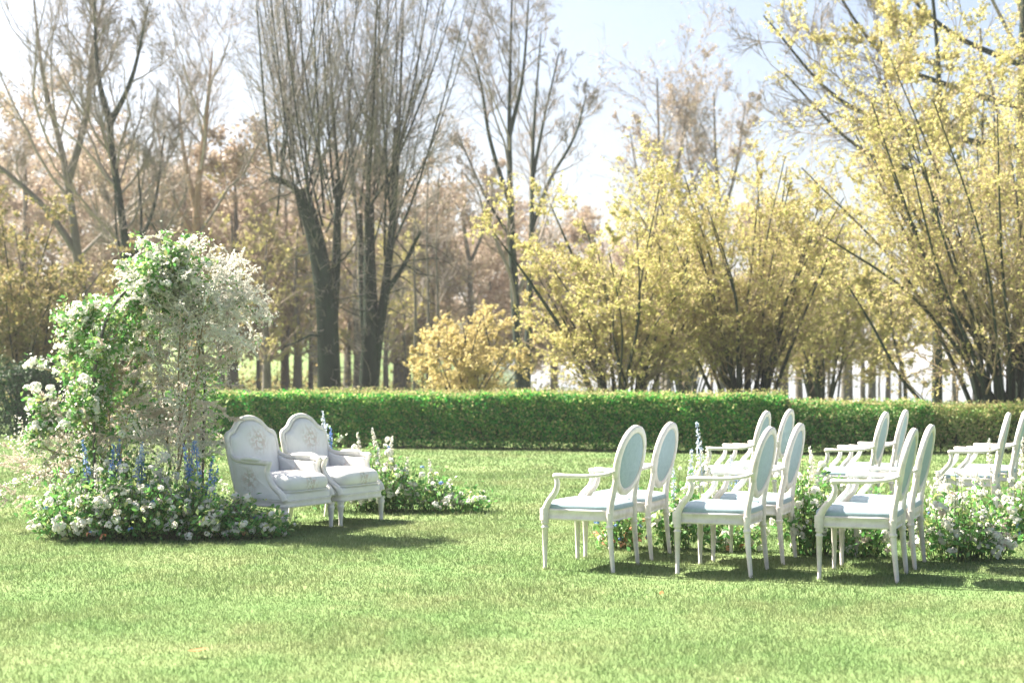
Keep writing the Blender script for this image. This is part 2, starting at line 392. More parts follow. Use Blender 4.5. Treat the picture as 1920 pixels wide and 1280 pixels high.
def pollard(rng, root, stems, heads, nshoot, L, lean, crown_dx):
    """old pollarded lime: thick stems, broken heads, a brush of upright shoots"""
    tr, cr = MB(), MB()
    P0, R0 = [], []
    for pts, r0, r1 in stems:
        p, r = limb(tr, pts, r0, r1, 16, 10); P0.append(p[0]); R0.append(r[0])
    P0 = np.array(P0); R0 = np.array(R0)
    sp, sr = [], []
    for (hx, hy, hz, spread, k) in heads:
        for _ in range(k):
            u = rng.normal(size=2)
            base = np.array([hx+rng.normal()*spread*.35, hy+rng.normal()*spread*.35, hz+rng.normal()*.6])
            l = L*rng.uniform(.75,1.1)
            dx = (base[0]-hx)/spread*1.5+rng.normal()*.45+crown_dx*rng.uniform(0,1.5)**2; dy = rng.normal()*.9
            pts = [base, base+np.array([dx*.55, dy*.5, l*.22]), base+np.array([dx*1.2, dy*1.0, l*.6]), base+np.array([dx*1.75, dy*1.4, l])]
            sp.append(smooth_path(pts, 9)); sr.append(np.linspace(rng.uniform(.02,.044), .008, 9))
    sp = np.array(sp); sr = np.array(sr)
    tubes(tr, sp, sr, 5)
    b1 = grow(rng, sp, sr, 24, (.12,1), (22,55), (.18,.44), 4, .12, .10, .45, .006, taper=.65)
    tubes(cr, *b1, 3)
    b2 = grow(rng, *b1, 7, (.15,1), (20,45), (.3,.6), 2, .08, .12, .6, .006, taper=.4)
    tubes(cr, *b2, 3)
    # sprouts on the trunks
    s = grow(rng, P0, R0, 130, (.15,1), (50,110), (.25,.9), 4, .12, .18, .06, .005, relative=False); tubes(cr, *s, 3)
    s2 = grow(rng, *s, 3, (.2,1), (25,60), (.3,.7), 3, .08, .15, .6, .004); tubes(cr, *s2, 3)
    d = grow(rng, P0, R0, 5, (.3,.8), (50,85), (.9,1.8), 7, -.06, .22, .13, .02, relative=False); tubes(tr, *d, 5)
    d2 = grow(rng, *d, 10, (.2,1), (25,60), (.2,.5), 4, .02, .18, .5, .005); tubes(cr, *d2, 3)
    tree_parts(root, tr, cr, M['bark_dark'], M['twig_fine'])

def bare_tree(rng, root, stems, bark, twig, n1=9, n2=9, n3=7, n4=4, up=.10, ang=(25,55), l1=(.35,.6), leaf=None, lsize=.05, lcount=0, rmin=.006, bud=None, tr1=(.3,1)):
    tr, cr, lf = MB(), MB(), MB()
    P0, R0 = [], []
    for pts, r0, r1 in stems:
        p, r = limb(tr, pts, r0, r1, 16, 9); P0.append(p[0]); R0.append(r[0])
    P0 = np.array(P0); R0 = np.array(R0)
    b1 = grow(rng, P0, R0, n1, tr1, ang, l1, 8, up, .15, .42, .009, taper=.45); tubes(cr, *b1, 5)
    b2 = grow(rng, *b1, n2, (.2,1), (22,50), (.35,.6), 5, up, .14, .55, rmin*1.6, taper=.4); tubes(cr, *b2, 3)
    b3 = grow(rng, *b2, n3, (.15,1), (22,50), (.35,.65), 3, up*.8, .15, .6, rmin*1.1, taper=.4); tubes(cr, *b3, 3)
    last = b3
    if n4:
        b4 = grow(rng, *b3, n4, (.15,1), (22,50), (.4,.7), 2, up*.5, .15, .65, rmin*.8, taper=.3); tubes(cr, *b4, 3); last = b4
    if lcount:
        idx = rng.integers(0, len(last[0]), lcount)
        pos, _, _ = sample(last[0], last[1], idx, rng.uniform(.2,1,lcount))
        leaves(lf, rng, pos+rng.normal(size=pos.shape)*lsize*.5, rng.uniform(.7,1.5,lcount)*lsize, aspect=.7, tri=True)
    tree_parts(root, tr, cr, bark, twig, leaf, lf)

def hazel(rng, root, nst, height, spread, leaf, nleaf, lsize, extra=(), r0=.045, twig='twig_hazel', n1=9, n2=7, base=.35, droop=-.02, lean=(0,0)):
    """many-stemmed shrub, stems fanning from the ground"""
    tr, cr, lf = MB(), MB(), MB()
    P0, R0 = [], []
    for k in range(nst):
        a = rng.uniform(0, 2*math.pi); s = spread*math.sqrt(rng.uniform(.02,1)); h = height*rng.uniform(.7,1.05)*(1-.25*(s/spread)**2)
        bx, by = math.cos(a)*base*rng.uniform(.1,1), math.sin(a)*base*rng.uniform(.1,1)
        ex, ey = math.cos(a)*s+lean[0], math.sin(a)*s+lean[1]
        j = lambda q: rng.normal()*q
        pts = [(bx,by,0), (bx+ex*.18+j(.05), by+ey*.18+j(.05), h*.28), (bx+ex*.5+j(.12), by+ey*.5+j(.12), h*.62), (bx+ex+j(.15), by+ey+j(.15), h)]
        P0.append(smooth_path(pts, 12)); R0.append(np.linspace(r0*rng.uniform(.6,1.2), .010, 12))
    for pts, ra, rb in extra:
        P0.append(smooth_path(pts, 12)); R0.append(np.linspace(ra, rb, 12))
    P0 = np.array(P0); R0 = np.array(R0); tubes(tr, P0, R0, 6)
    b1 = grow(rng, P0, R0, n1, (.22,1), (20,55), (.25,.5), 6, .05, .15, .5, .006, taper=.5); tubes(cr, *b1, 4)
    b2 = grow(rng, *b1, n2, (.15,1), (25,60), (.3,.65), 3, .04, .16, .6, .004, taper=.35); tubes(cr, *b2, 3)
    b3 = grow(rng, *b2, 4, (.2,1), (25,60), (.35,.75), 2, .02, .16, .6, .003, taper=.3); tubes(cr, *b3, 3)
    i3 = rng.integers(0, len(b3[0]), int(nleaf*1.25)); pos, _, _ = sample(b3[0], b3[1], i3, rng.uniform(.05,1,len(i3)))
    pos = pos[rng.uniform(0,1,len(pos)) < np.clip(.22+1.5*pos[:,2]/height, 0, 1)]; n = len(pos)       # stems stay barer low down
    leaves(lf, rng, pos+rng.normal(size=pos.shape)*lsize*.35, rng.uniform(.6,1.5,n)*lsize, normal=np.array([0,0,.5]), aspect=.75, tri=True)
    tree_parts(root, tr, cr, M['bark_dark'], M[twig], leaf, lf)

# two old limes
D = 36
r = np.random.default_rng(11)
t = empty('lime_tree', (X(617,D), D, 0))
pollard(r, t, [([(0,0,-.2),(0,0,1.2),(-.08,0,3.0),(-.35,.1,4.6),(-.72,.15,5.9)], .33, .19),
               ([(.05,.1,2.4),(.15,.2,4.0),(.2,.3,6.2)], .16, .08),
               ([(-.6,.1,5.5),(-.95,0,6.0),(-1.5,-.1,6.15)], .11, .06)],
        [(-.72,.15,5.9,.55,12), (.15,.3,5.6,.5,9), (-1.35,-.1,6.1,.35,5), (-.2,.1,4.6,.4,4)], 30, 7.2, 0, -.25)
tag(t, 'old pollarded lime tree with a leaning trunk and broken dark limb, left of the pair', 'tree', 'old pollarded lime trees')
r = np.random.default_rng(12); D = 36.8
t = empty('lime_tree', (X(692,D), D, 0))
pollard(r, t, [([(0,0,-.2),(0,0,1.2),(.05,0,2.4),(0,.1,4.0),(.0,.1,5.6)], .3, .12),
               ([(.1,0,.8),(.22,0,2.0),(.45,-.1,3.6),(.62,0,5.4),(.7,0,7.6)], .15, .07),
               ([(-.05,.1,1.6),(-.2,.2,3.4),(-.25,.2,5.4)], .13, .06),
               ([(.42,-.1,3.3),(.9,-.2,4.0),(1.35,-.25,4.9)], .08, .04)],
        [(0,.1,5.4,.45,9), (.7,0,6.2,.45,8), (-.25,.2,5.2,.4,6), (.5,0,4.4,.4,4)], 30, 7.4, 0, .2)
tag(t, 'old pollarded lime tree with several upright trunks, right of the pair', 'tree', 'old pollarded lime trees')

# bare trees on the left
D = 40; r = np.random.default_rng(21)
t = empty('bare_tree', (X(165,D), D, 0))
bare_tree(r, t, [([(0,0,-.2),(-.15,0,2.6),(-.35,0,5.0),(-.75,.1,7.4),(-1.3,.1,9.6),(-1.6,0,12.5)], .19, .02),
                 ([(-.3,0,4.6),(-1.2,-.1,5.9),(-2.4,-.2,7.0),(-3.2,-.2,7.6)], .11, .03),
                 ([(-.6,.1,6.6),(-.1,.2,8.6),(.1,.2,10.6),(.5,.2,12.2)], .12, .025)], M['bark_grey'], M['twig_grey'], 12, 10, 7, 3, bud=None)
tag(t, 'tall bare tree at the far left, trunk forking behind the flower arch', 'tree')
D = 38; r = np.random.default_rng(22)
t = empty('bare_tree', (X(236,D), D, 0))
bare_tree(r, t, [([(0,0,-.2),(.1,0,3.0),(-.05,0,5.0),(-.35,0,7.0),(-.45,0,8.2)], .14, .075),
                 ([(-.42,0,7.9),(-.75,0,9.3),(-.85,0,11.6)], .10, .02),
                 ([(-.42,0,7.9),(.15,.1,9.2),(.6,.1,11.2)], .09, .02),
                 ([(.05,0,4.2),(.7,.1,5.6),(1.0,.1,7.6)], .07, .02)], M['bark_dark'], M['twig_grey'], 12, 9, 7, 3)
tag(t, 'bare tree with dark slender trunk splitting into a Y above the flower arch', 'tree')
D = 46; r = np.random.default_rng(23)
t = empty('bare_tree', (X(366,D), D, 0))
bare_tree(r, t, [([(0,0,-.2),(0,0,4.0),(.08,0,7.0),(.35,0,9.4),(.55,0,11.6)], .2, .03),
                 ([(.05,0,6.4),(-.4,.1,8.4),(-.6,.1,10.8)], .11, .02), ([(.05,0,5.4),(-.9,0,7.4),(-1.3,0,9.8)], .08, .02)],
          surfmat('warm_bark', [(.3,(.22,.14,.09)),(.7,(.34,.22,.14))], 5, .9), M['twig_grey'], 12, 9, 7, 3)
tag(t, 'bare fan-shaped tree with orange-brown trunk between the flower arch and the limes', 'tree')
D = 37; r = np.random.default_rng(24)
t = empty('bare_tree', (X(258,D), D, 0))
bare_tree(r, t, [([(0,0,-.2),(-.1,0,2.6),(-.05,0,4.0),(.1,0,5.2),(0,0,6.6)], .09, .02), ([(-.05,0,3.4),(-.5,0,4.6),(-.6,0,6.0)], .05, .015),
                 ([(1.3,0,2.8),(.9,0,4.2),(.2,0,5.4)], .06, .02)], M['bark_dark'], M['twig_grey'], 7, 7, 5, 2)
tag(t, 'small crooked dark sapling rising just behind the top of the flower arch', 'tree')
# tall bare pair in the centre
D = 44; r = np.random.default_rng(125)
t = empty('bare_tree', (X(974,D), D, 0))
bare_tree(r, t, [([(0,0,-.2),(0,0,1.5),(-.2,0,4.6),(-.3,0,7.5),(-.3,0,10),(-.2,0,14)], .2, .02),
                 ([(-.28,0,6.4),(-.9,0,8.4),(-1.2,0,10.2),(-1.6,0,11.6)], .08, .02), ([(-.25,0,5.4),(-1.0,.1,6.6),(-1.9,.1,8.6)], .06, .02),
                 ([(-.3,0,8.6),(.1,0,10.4),(.3,0,13)], .08, .02)], M['bark_dark'], M['twig_grey'], 13, 8, 7, 3, ang=(25,52), l1=(.22,.42))
tag(t, 'tallest bare tree in the centre, straight dark trunk rising behind the pale green shrub', 'tree')
D = 47; r = np.random.default_rng(26)
t = empty('bare_tree', (X(986,D), D, 0))
bare_tree(r, t, [([(0,0,-.2),(.1,0,3),(.2,0,6.2),(.25,0,9.0),(.5,0,12.5)], .15, .02),
                 ([(.2,0,6.0),(.8,.1,7.6),(1.6,.1,9.0),(2.0,.1,10.4)], .08, .02), ([(.22,0,7.6),(.6,.1,9.6),(1.1,.1,11.8)], .07, .02)],
          M['bark_dark'], M['twig_grey'], 13, 8, 7, 3, ang=(25,52), l1=(.22,.42))
tag(t, 'second bare tree in the centre, close right of the tallest, limbs spreading right', 'tree')
# far bare trees on the right of the centre
D = 58
for k, (px, h, lab) in enumerate([(1246, 13.2, 'pale bare tree far behind the shrubs, right of the tall central pair'),
                                  (1352, 12.6, 'pale bare tree far behind, leaning over the middle flowering shrub'),
                                  (880, 9.5, 'low bare tree far behind, left of the tall central pair')]):
    r = np.random.default_rng(30+k)
    t = empty('bare_tree', (X(px,D), D, 0))
    s = h/12
    bare_tree(r, t, [([(0,0,-.2),(.05,0,4*s),(0,0,7*s),(-.2,0,9*s),(-.3,0,12*s)], .17, .03), ([(0,0,7*s),(.6,0,9*s),(1.0,0,11.6*s)], .09, .02),
                     ([(0,0,6*s),(-1.0,.1,8.2*s),(-1.4,.1,10*s)], .08, .02)], M['bark_grey'], M['twig_grey'], 10, 8, 6, 2, rmin=.006,
              leaf=M['buds_brown'], lsize=.07, lcount=4500)
    tag(t, lab, 'tree')
# thin saplings beside the limes
for k, (px, D, h, lab) in enumerate([(776, 42, 7.2, 'thin bare sapling nearest the old limes'), (800, 43, 8.2, 'thin straight bare sapling, middle of three beside the limes'), (818, 44, 7.6, 'thin bare sapling furthest right of the limes')]):
    r = np.random.default_rng(40+k); t = empty('sapling', (X(px,D), D, 0))
    bare_tree(r, t, [([(0,0,-.1),(.05,0,h*.4),(0,0,h*.7),(.1,0,h)], .06, .012)], M['bark_grey'], M['twig_grey'], 16, 6, 4, 0, l1=(.15,.3), ang=(25,60))
    tag(t, lab, 'tree', 'thin saplings beside the limes')

# hazels and leafing shrubs
D = 27; r = np.random.default_rng(51)
t = empty('hazel_shrub', (X(1170,D), D, 0))
hazel(r, t, 26, 4.8, 2.3, M['leaf_hazel'], 46000, .040,
      extra=[([(-.3,0,0),(-.9,0,1.6),(-1.7,.1,2.9),(-2.5,.1,4.0)], .06, .012)], r0=.045)
tag(t, 'pale yellow-green hazel shrub with dark fanning stems, behind the middle of the hedge', 'shrub', 'leafing hazel shrubs behind the hedge')
D = 28; r = np.random.default_rng(52)
t = empty('hazel_shrub', (X(1395,D), D, 0))
hazel(r, t, 32, 5.5, 2.3, M['leaf_hazel'], 46000, .040, r0=.045)
tag(t, 'tall golden hazel shrub with upright stems, behind the far chairs and hedge end', 'shrub', 'leafing hazel shrubs behind the hedge')
D = 25; r = np.random.default_rng(53)
t = empty('hazel_shrub', (X(1900,D), D, 0))
hazel(r, t, 44, 7.6, 3.2, M['leaf_hazel'], 54000, .040,
      extra=[([(-.2,0,.1),(-.9,-.2,.25),(-1.9,-.3,1.0),(-2.6,-.3,2.2),(-3.1,-.3,3.0)], .05, .012),
             ([(0,0,.3),(-.8,-.2,1.4),(-1.9,-.2,2.7),(-3.4,-.2,3.7)], .06, .012), ([(0,0,.5),(-.6,0,1.8),(-1.5,0,3.2),(-2.2,0,5.0)], .07, .012)], r0=.05, base=.6)
tag(t, 'largest golden hazel shrub at the right edge, long dark stems arching left', 'shrub', 'leafing hazel shrubs behind the hedge')
for k, (px, D, h, sp_, lab) in enumerate([(1545, 36, 5.6, 2.0, 'pale tan hazel thicket between the two golden hazels on the right'), (1285, 40, 6.4, 2.2, 'pale golden thicket rising behind and between the two middle hazels')]):
    r = np.random.default_rng(151+k); t = empty('hazel_shrub', (X(px,D), D, 0))
    hazel(r, t, 22, h, sp_, M['leaf_hazel'], 15000, .06, r0=.04, twig='twig_brown', n1=8, n2=6)
    tag(t, lab, 'shrub', 'leafing hazel shrubs behind the hedge')
D = 29; r = np.random.default_rng(54)
t = empty('amber_shrub', (X(868,D), D, 0))
hazel(r, t, 22, 2.5, 1.05, M['leaf_amber'], 20000, .042, r0=.02, n1=8, n2=6)
tag(t, 'low rounded amber-yellow shrub behind the hedge, right of the old limes', 'shrub')
# far yellow tree with the dark post-like trunk
D = 33; r = np.random.default_rng(55)
t = empty('leafing_tree', (X(1757,D), D, 0))
bare_tree(r, t, [([(0,0,-.2),(0,0,3),(-.05,0,5.5),(.05,0,8),(-.2,0,11)], .13, .03), ([(0,0,4),(-.9,0,6),(-1.3,0,9)], .07, .02), ([(0,0,3),(.9,0,5),(1.1,0,8)], .07, .02)],
          M['bark_dark'], M['twig_hazel'], 14, 8, 6, 0, leaf=M['leaf_yellow'], lsize=.055, lcount=38000, tr1=(.12,1), ang=(35,75), up=.05)
tag(t, 'bright yellow-green leafing tree with straight dark trunk behind the right hedge', 'tree')
D = 35; r = np.random.default_rng(56)
t = empty('leafing_tree', (X(1672,D), D, 0))
bare_tree(r, t, [([(.35,0,-.2),(.3,0,1.2),(0,0,2.4),(0,0,4.4)], .06, .02)], M['bark_dark'], M['twig_hazel'], 26, 8, 6, 0, leaf=M['leaf_yellow'], lsize=.055, lcount=22000, tr1=(.3,1), ang=(50,90), up=.02, l1=(.3,.55))
tag(t, 'small lime-green leafing tree with thin trunk, in front of the lake', 'tree')
# tall bare tree, right edge, sweeping branches to the left
D = 34; r = np.random.default_rng(57)
t = empty('bare_tree', (X(1918,D), D, 0))
bare_tree(r, t, [([(0,0,-.2),(0,0,4),(0,0,8),(.1,0,13)], .24, .08),
                 ([(0,0,5.6),(-2.0,-.2,5.9),(-4.0,-.3,6.6),(-5.8,-.3,8.4)], .09, .02), ([(0,0,6.6),(-2.2,0,7.0),(-4.4,0,7.8),(-6.2,0,9.8)], .10, .02),
                 ([(0,0,7.6),(-1.8,.2,8.2),(-3.4,.2,9.0),(-5.0,.2,11.4)], .09, .02), ([(0,0,8.6),(-1.6,.2,9.4),(-2.8,.2,10.6),(-3.4,.2,12.6)], .08, .02)],
          M['bark_dark'], M['twig_grey'], 9, 8, 6, 2, ang=(25,55))
tag(t, 'tall bare tree at the right edge with branches sweeping out to the left', 'tree')

# left: olive shrubs and a dark evergreen
D = 31
for k, (px, h, s, lab) in enumerate([(40, 4.6, 1.5, 'tall olive and gold shrub at the left edge of the lawn'), (150, 3.6, 1.3, 'olive brown shrub directly behind the flower arch')]):
    r = np.random.default_rng(60+k); t = empty('olive_shrub', (X(px,D), D+k*1.5, 0))
    hazel(r, t, 24, h, s, M['leaf_olive'], 18000, .065, r0=.03, n1=8, n2=6, twig='twig_brown')
    tag(t, lab, 'shrub')
def evergreen(root, rng, rx, ry, h, n):
    tr, lf = MB(), MB()
    st = []
    for _ in range(7):
        a = rng.uniform(0,6.28); st.append(smooth_path([(0,0,-.05),(math.cos(a)*.2*rx,math.sin(a)*.2*ry,h*.4),(math.cos(a)*.6*rx,math.sin(a)*.6*ry,h*.8)],6))
    tubes(tr, np.array(st), np.tile(np.linspace(.04,.012,6),(7,1)), 5)
    u = nrm(rng.normal(size=(n,3))); u[:,2] = np.abs(u[:,2])*1.0
    rad = rng.uniform(.55,1.0,n)[:,None]**.6
    bump = 1+.14*np.sin(u[:,0:1]*7+1)*np.sin(u[:,1:2]*6)+.1*np.sin(u[:,2:3]*11)
    pos = u*rad*bump*np.array([rx,ry,h]); pos[:,2] += rng.uniform(0,.08,n)
    leaves(lf, rng, pos, rng.uniform(.05,.09,n), normal=u*1.2, aspect=.5)
    tr.build('trunk', M['bark_dark'], root); tag(lf.build('crown', M['leaf_evergreen'], root, smooth=False), kind='stuff')
D = 28.5
for k, (px, rx, h, lab) in enumerate([(45, 1.05, 1.65, 'dark evergreen bush at the far left edge of the lawn'), (130, .7, 1.0, 'dark evergreen bush half hidden behind the flower arch'), (300, .8, .95, 'dark evergreen bush seen through the flower arch opening')]):
    r = np.random.default_rng(70+k); t = empty('evergreen_bush', (X(px,D), D+k*.4, 0)); evergreen(t, r, rx, .6, h, 9000); tag(t, lab, 'bush', 'dark evergreen bushes')

# brown beech wood on the rise behind: three kinds of tree, then copies
def beech(rng, root, h, cr_w, low):
    tr, cr, lf = MB(), MB(), MB()
    p, q = limb(tr, [(0,0,-.6),(.05,0,h*.3),(-.05,0,h*.65),(0,0,h)], .17, .03, 12, 7)
    b1 = grow(rng, p, q, 40, (low,1), (45,85), (cr_w*.6,cr_w), 7, .0, .10, .2, .012, relative=False); 
    tubes(tr, b1[0][:10], b1[1][:10], 4); tubes(cr, b1[0][10:], b1[1][10:], 4)
    b2 = grow(rng, *b1, 10, (.15,1), (25,55), (.3,.55), 5, -.03, .14, .5, .009); tubes(cr, *b2, 3)
    b3 = grow(rng, *b2, 8, (.1,1), (25,55), (.4,.75), 2, -.04, .14, .6, .007); tubes(cr, *b3, 3)
    n = 15000; idx = rng.integers(0, len(b3[0]), n); pos,_,_ = sample(b3[0], b3[1], idx, rng.uniform(.1,1,n))
    leaves(lf, rng, pos+rng.normal(size=pos.shape)*.08, rng.uniform(.07,.14,n), aspect=.55, tri=True)
    tree_parts(root, tr, cr, M['bark_grey'], M['twig_brown'], M['buds_brown'], lf)
protos = []
for k, (h, w, low) in enumerate([(7.2, 2.9, .22), (9.0, 3.2, .2), (6.0, 2.6, .24)]):
    t = empty('beech_tree', (0,0,0)); beech(np.random.default_rng(80+k), t, h, w, low); protos.append(t)
GB = 'brown beeches of the wood behind the hedge'
spots = [(-90,56,0,1.1,'brown beech of the wood beyond the left edge of the lawn, nearest the olive shrub'), (-250,60,1,.9,'tall brown beech of the wood well beyond the left edge of the lawn'), (-420,62,2,1.2,'low brown beech of the wood furthest beyond the left edge of the lawn'), (45,52,1,.95,'brown twiggy beech at the far left, behind the olive shrub'), (150,58,0,1.1,'brown twiggy beech behind the forked bare tree'), (250,50,2,1.05,'brown beech behind the top of the flower arch'),
         (345,55,0,.95,'brown beech right of the flower arch, in front of the fan-shaped tree'), (440,49,2,1.08,'domed brown beech with low drooping twigs left of the old limes'),
         (535,54,0,.92,'brown beech directly behind the leaning lime'), (650,60,1,.85,'brown beech seen between the two old limes'), (745,56,2,1.1,'brown beech just right of the old limes'),
         (840,62,0,.9,'brown beech above the amber shrub'), (915,66,2,1.05,'brown beech left of the tallest bare tree'), (1040,64,2,1.0,'brown beech behind the pale green hazel'), (1130,68,0,.9,'far brown beech above the pale green hazel'), (1470,66,2,1.05,'brown beech right of the tall golden hazel'), (100,72,1,1.0,'tall brown beech far up the rise at the left'), (300,70,1,.85,'brown beech far up the rise behind the fan-shaped tree'), (490,74,0,1.05,'far brown beech filling the gap left of the leaning lime'), (590,78,2,1.2,'far brown beech low between the limes and the dome'), (985,70,0,.9,'brown beech right behind the tallest bare tree'), (1210,72,2,1.0,'brown beech left of the pale lake gap')]
used = [False]*3
for n_, (px, D, k, s, lab) in enumerate(spots):
    if used[k]: t = copy_tree(protos[k])
    else: t = protos[k]; used[k] = True
    x = X(px,D); t.location = (x, D, float(hill(np.array(x), np.array(D)))); t.scale = (s*1.3,s*1.3,s*1.25); t.rotation_euler = (0,0,n_*1.31)
    tag(t, lab, 'tree', GB)
# slender far trees whose trunks stand in the gap above the hedge
def slender(rng, root, h, rad):
    tr, cr, lf = MB(), MB(), MB()
    p, q = limb(tr, [(0,0,-.6),(.06,0,h*.3),(-.05,0,h*.65),(.05,0,h)], rad, .02, 10, 7)
    b1 = grow(rng, p, q, 22, (.3,1), (30,65), (.8,1.9), 6, .05, .12, .4, .012, relative=False); tubes(cr, *b1, 4)
    b2 = grow(rng, *b1, 7, (.15,1), (25,55), (.3,.6), 4, .03, .14, .5, .008); tubes(cr, *b2, 3)
    b3 = grow(rng, *b2, 4, (.15,1), (25,55), (.4,.7), 3, .0, .14, .5, .006); tubes(cr, *b3, 3)
    n = 3500; idx = rng.integers(0, len(b3[0]), n); pos,_,_ = sample(b3[0], b3[1], idx, rng.uniform(.1,1,n))
    leaves(lf, rng, pos, rng.uniform(.05,.1,n), aspect=.6, tri=True)
    tree_parts(root, tr, cr, M['bark_grey'], M['twig_brown'], M['leaf_hazel'], lf)
sp = []
for k, (h, rad) in enumerate([(5.6,.13), (5.0,.09), (6.0,.2)]):
    t = empty('slender_tree', (0,0,0)); slender(np.random.default_rng(90+k), t, h, rad); sp.append(t)
used = [False]*3
row = [(412,46,2),(436,47,2),(484,50,1),(498,44,2),(540,52,0),(556,48,2),(583,50,0),(655,56,0),(668,49,2),(726,48,0),(742,53,2),(757,50,1),(768,57,0),(790,55,1),(812,60,0)]
row2 = [(1232,60,0),(1252,56,2),(1283,64,1),(1300,58,0),(1335,62,1),(1438,60,0),(1462,57,1),(1500,62,2),(1519,58,1),(1540,64,0),(1556,60,1),(1583,54,2),(1597,66,1),(1618,62,0),(1634,57,2),(1650,68,1),(1664,63,0),(1688,60,1),(1790,58,0),(1830,62,2),(1880,60,0)]
ORD = 'first second third fourth fifth sixth seventh eighth ninth tenth eleventh twelfth thirteenth fourteenth fifteenth sixteenth seventeenth eighteenth nineteenth twentieth twenty-first'.split()
row.sort(); row2.sort()
for n_, (px, D, k) in enumerate(row+row2):
    if used[k]: t = copy_tree(sp[k])
    else: t = sp[k]; used[k] = True
    x = X(px,D); t.location = (x, D, float(hill(np.array(x), np.array(D)))); t.rotation_euler = (0,0,n_*2.4)
    s = (.86+.3*((n_*37)%10)/10); t.scale = (s,s,s)
    if n_ < len(row): tag(t, 'dark slender trunk in the wood just above the hedge, %s from the flower arch' % ORD[n_], 'tree', 'slender trunks of the wood behind the limes')
    else: tag(t, 'slender trunk on the lake shore beyond the hedge, %s from the left' % ORD[n_-len(row)], 'tree', 'slender trunks along the lake shore')

# undergrowth in the far wood: an uncountable low green mass
rng = np.random.default_rng(99); mb = MB()
n = 34000; y = rng.uniform(47, 78, n); x = rng.uniform(-30, 4, n); 
z = hill(x, y)+np.abs(rng.normal(size=n))*.8*(.6+.5*np.sin(x*.8)*np.sin(y*.6))
leaves(mb, rng, np.stack([x,y,z],1), rng.uniform(.10,.22,n), normal=np.array([0,0,.6]), aspect=.5)
tag(mb.build('undergrowth', M['leaf_olive'], smooth=False), 'low green undergrowth on the floor of the far wood', 'undergrowth', kind='stuff')

# ------------------------------------------------------------------ hedges
def hedge(name, x0, y0, x1, y1, h, depth, dens, leaf, seed, label, size=(.034,.066), stems=26, low=.10, rag=.03):
    rng = np.random.default_rng(seed)
    L = math.hypot(x1-x0, y1-y0); a = math.atan2(y1-y0, x1-x0)
    root = empty(name, (x0, y0, 0), a)
    lf = MB(); tp_ = MB()
    def wav(u, v): return rag*(np.sin(u*3.1+seed)+np.sin(u*7.3+v*5)+np.sin(v*9+u*1.7)+.8*np.sin(u*17+v*11)+.9*np.sin(u*.9))
    def put(n, fn, nor):
        u = rng.uniform(0,1,(n,2)); pos = fn(u); pos = pos+rng.normal(size=pos.shape)*np.array([.02,.02,.02])
        leaves(lf, rng, pos, rng.uniform(size[0],size[1],n), normal=np.array(nor)*.9, aspect=.62, fold=.08)
    inset = lambda n_: np.abs(rng.normal(size=n_))*.10
    nf = int(L*h*dens)
    put(nf, lambda u: np.stack([u[:,0]*L, wav(u[:,0]*L,u[:,1])+inset(nf), np.maximum(.015,.03*np.sin(u[:,0]*L*4)*np.sin(u[:,0]*L*9)+.03)+(h-.05)*u[:,1]**.9], 1), (0,-1,.25))
    nt_ = int(L*depth*dens*.8)
    put(nt_, lambda u: np.stack([u[:,0]*L, u[:,1]*depth, h+wav(u[:,0]*L,u[:,1])*.6-inset(nt_)*.6], 1), (0,0,1))
    nb = int(L*h*dens*.3)
    put(nb, lambda u: np.stack([u[:,0]*L, depth-inset(nb), low+(h-low)*u[:,1]], 1), (0,1,.2))
    ne = int(depth*h*dens)
    for e, s in ((0,-1),(L,1)):
        put(ne, lambda u: np.stack([e-s*inset(ne), u[:,0]*depth, low+(h-low)*u[:,1]], 1), (s,0,.2))
    # stray shoots along the top
    ns = int(L*420); ux = rng.uniform(0,L,ns); uy = rng.uniform(.02,depth,ns)
    for k in range(3):
        leaves(tp_, rng, np.stack([ux+rng.normal(size=ns)*.01, uy, h+.01+.03*k*rng.uniform(.0,1.3,ns)**2+.02*np.sin(ux*1.7)],1), rng.uniform(.024,.045,ns), normal=np.array([0,0,.5]))
    tag(lf.build('foliage', leaf, root, smooth=False), kind='stuff')
    tag(tp_.build('young_shoots', M['hedge_tips'], root, smooth=False), kind='stuff')
    # closed core in place of inner twigs, added to stop light passing through
    cb = MB(); K = int(L/.25)+2; rings = []
    for k in range(K):
        u = .12+(L-.24)*k/(K-1); w = .03*math.sin(u*5+seed)
        rings.append([(u,.27+w,.14),(u,.30+w,h-.2+w),(u,depth-.14,h-.2),(u,depth-.14,.14)])
    loft(cb, rings); cb.build('twig_light_block', M['core'], root, smooth=False)
    for k in range(stems):
        sm = MB(); u = L*(k+rng.uniform(.2,.8))/stems; yy = rng.uniform(.10,.3)
        limb(sm, [(u,yy,-.02),(u+rng.normal()*.03,yy+.02,.14),(u+rng.normal()*.05,yy+.05,.34)], .016, .010, 5, 5)
        sm.build('stem', M['bark_dark'], root)
    tag(root, label, 'hedge'); return root
hedge('clipped_hedge', X(215,26.0), 26.0, X(1470,22.7), 22.7, .925, .8, 4200, M['leaf_hedge'], 3, 'long clipped dark green hedge across the back of the lawn', stems=44)
hedge('loose_hedge', X(1478,22.7), 22.72, X(1752,23.0), 23.0, .78, .7, 2600, M['leaf_hedge_loose'], 7, 'looser yellow-green hedge behind the far middle chairs, next to the clipped hedge', stems=12, rag=.05)
hedge('brown_hedge', X(1756,23.0), 23.05, X(2050,23.4), 23.4, .72, .7, 2300, M['leaf_hedge_brown'], 9, 'sparser hedge with brown-tinged leaves behind the far right chairs', stems=12, rag=.05)

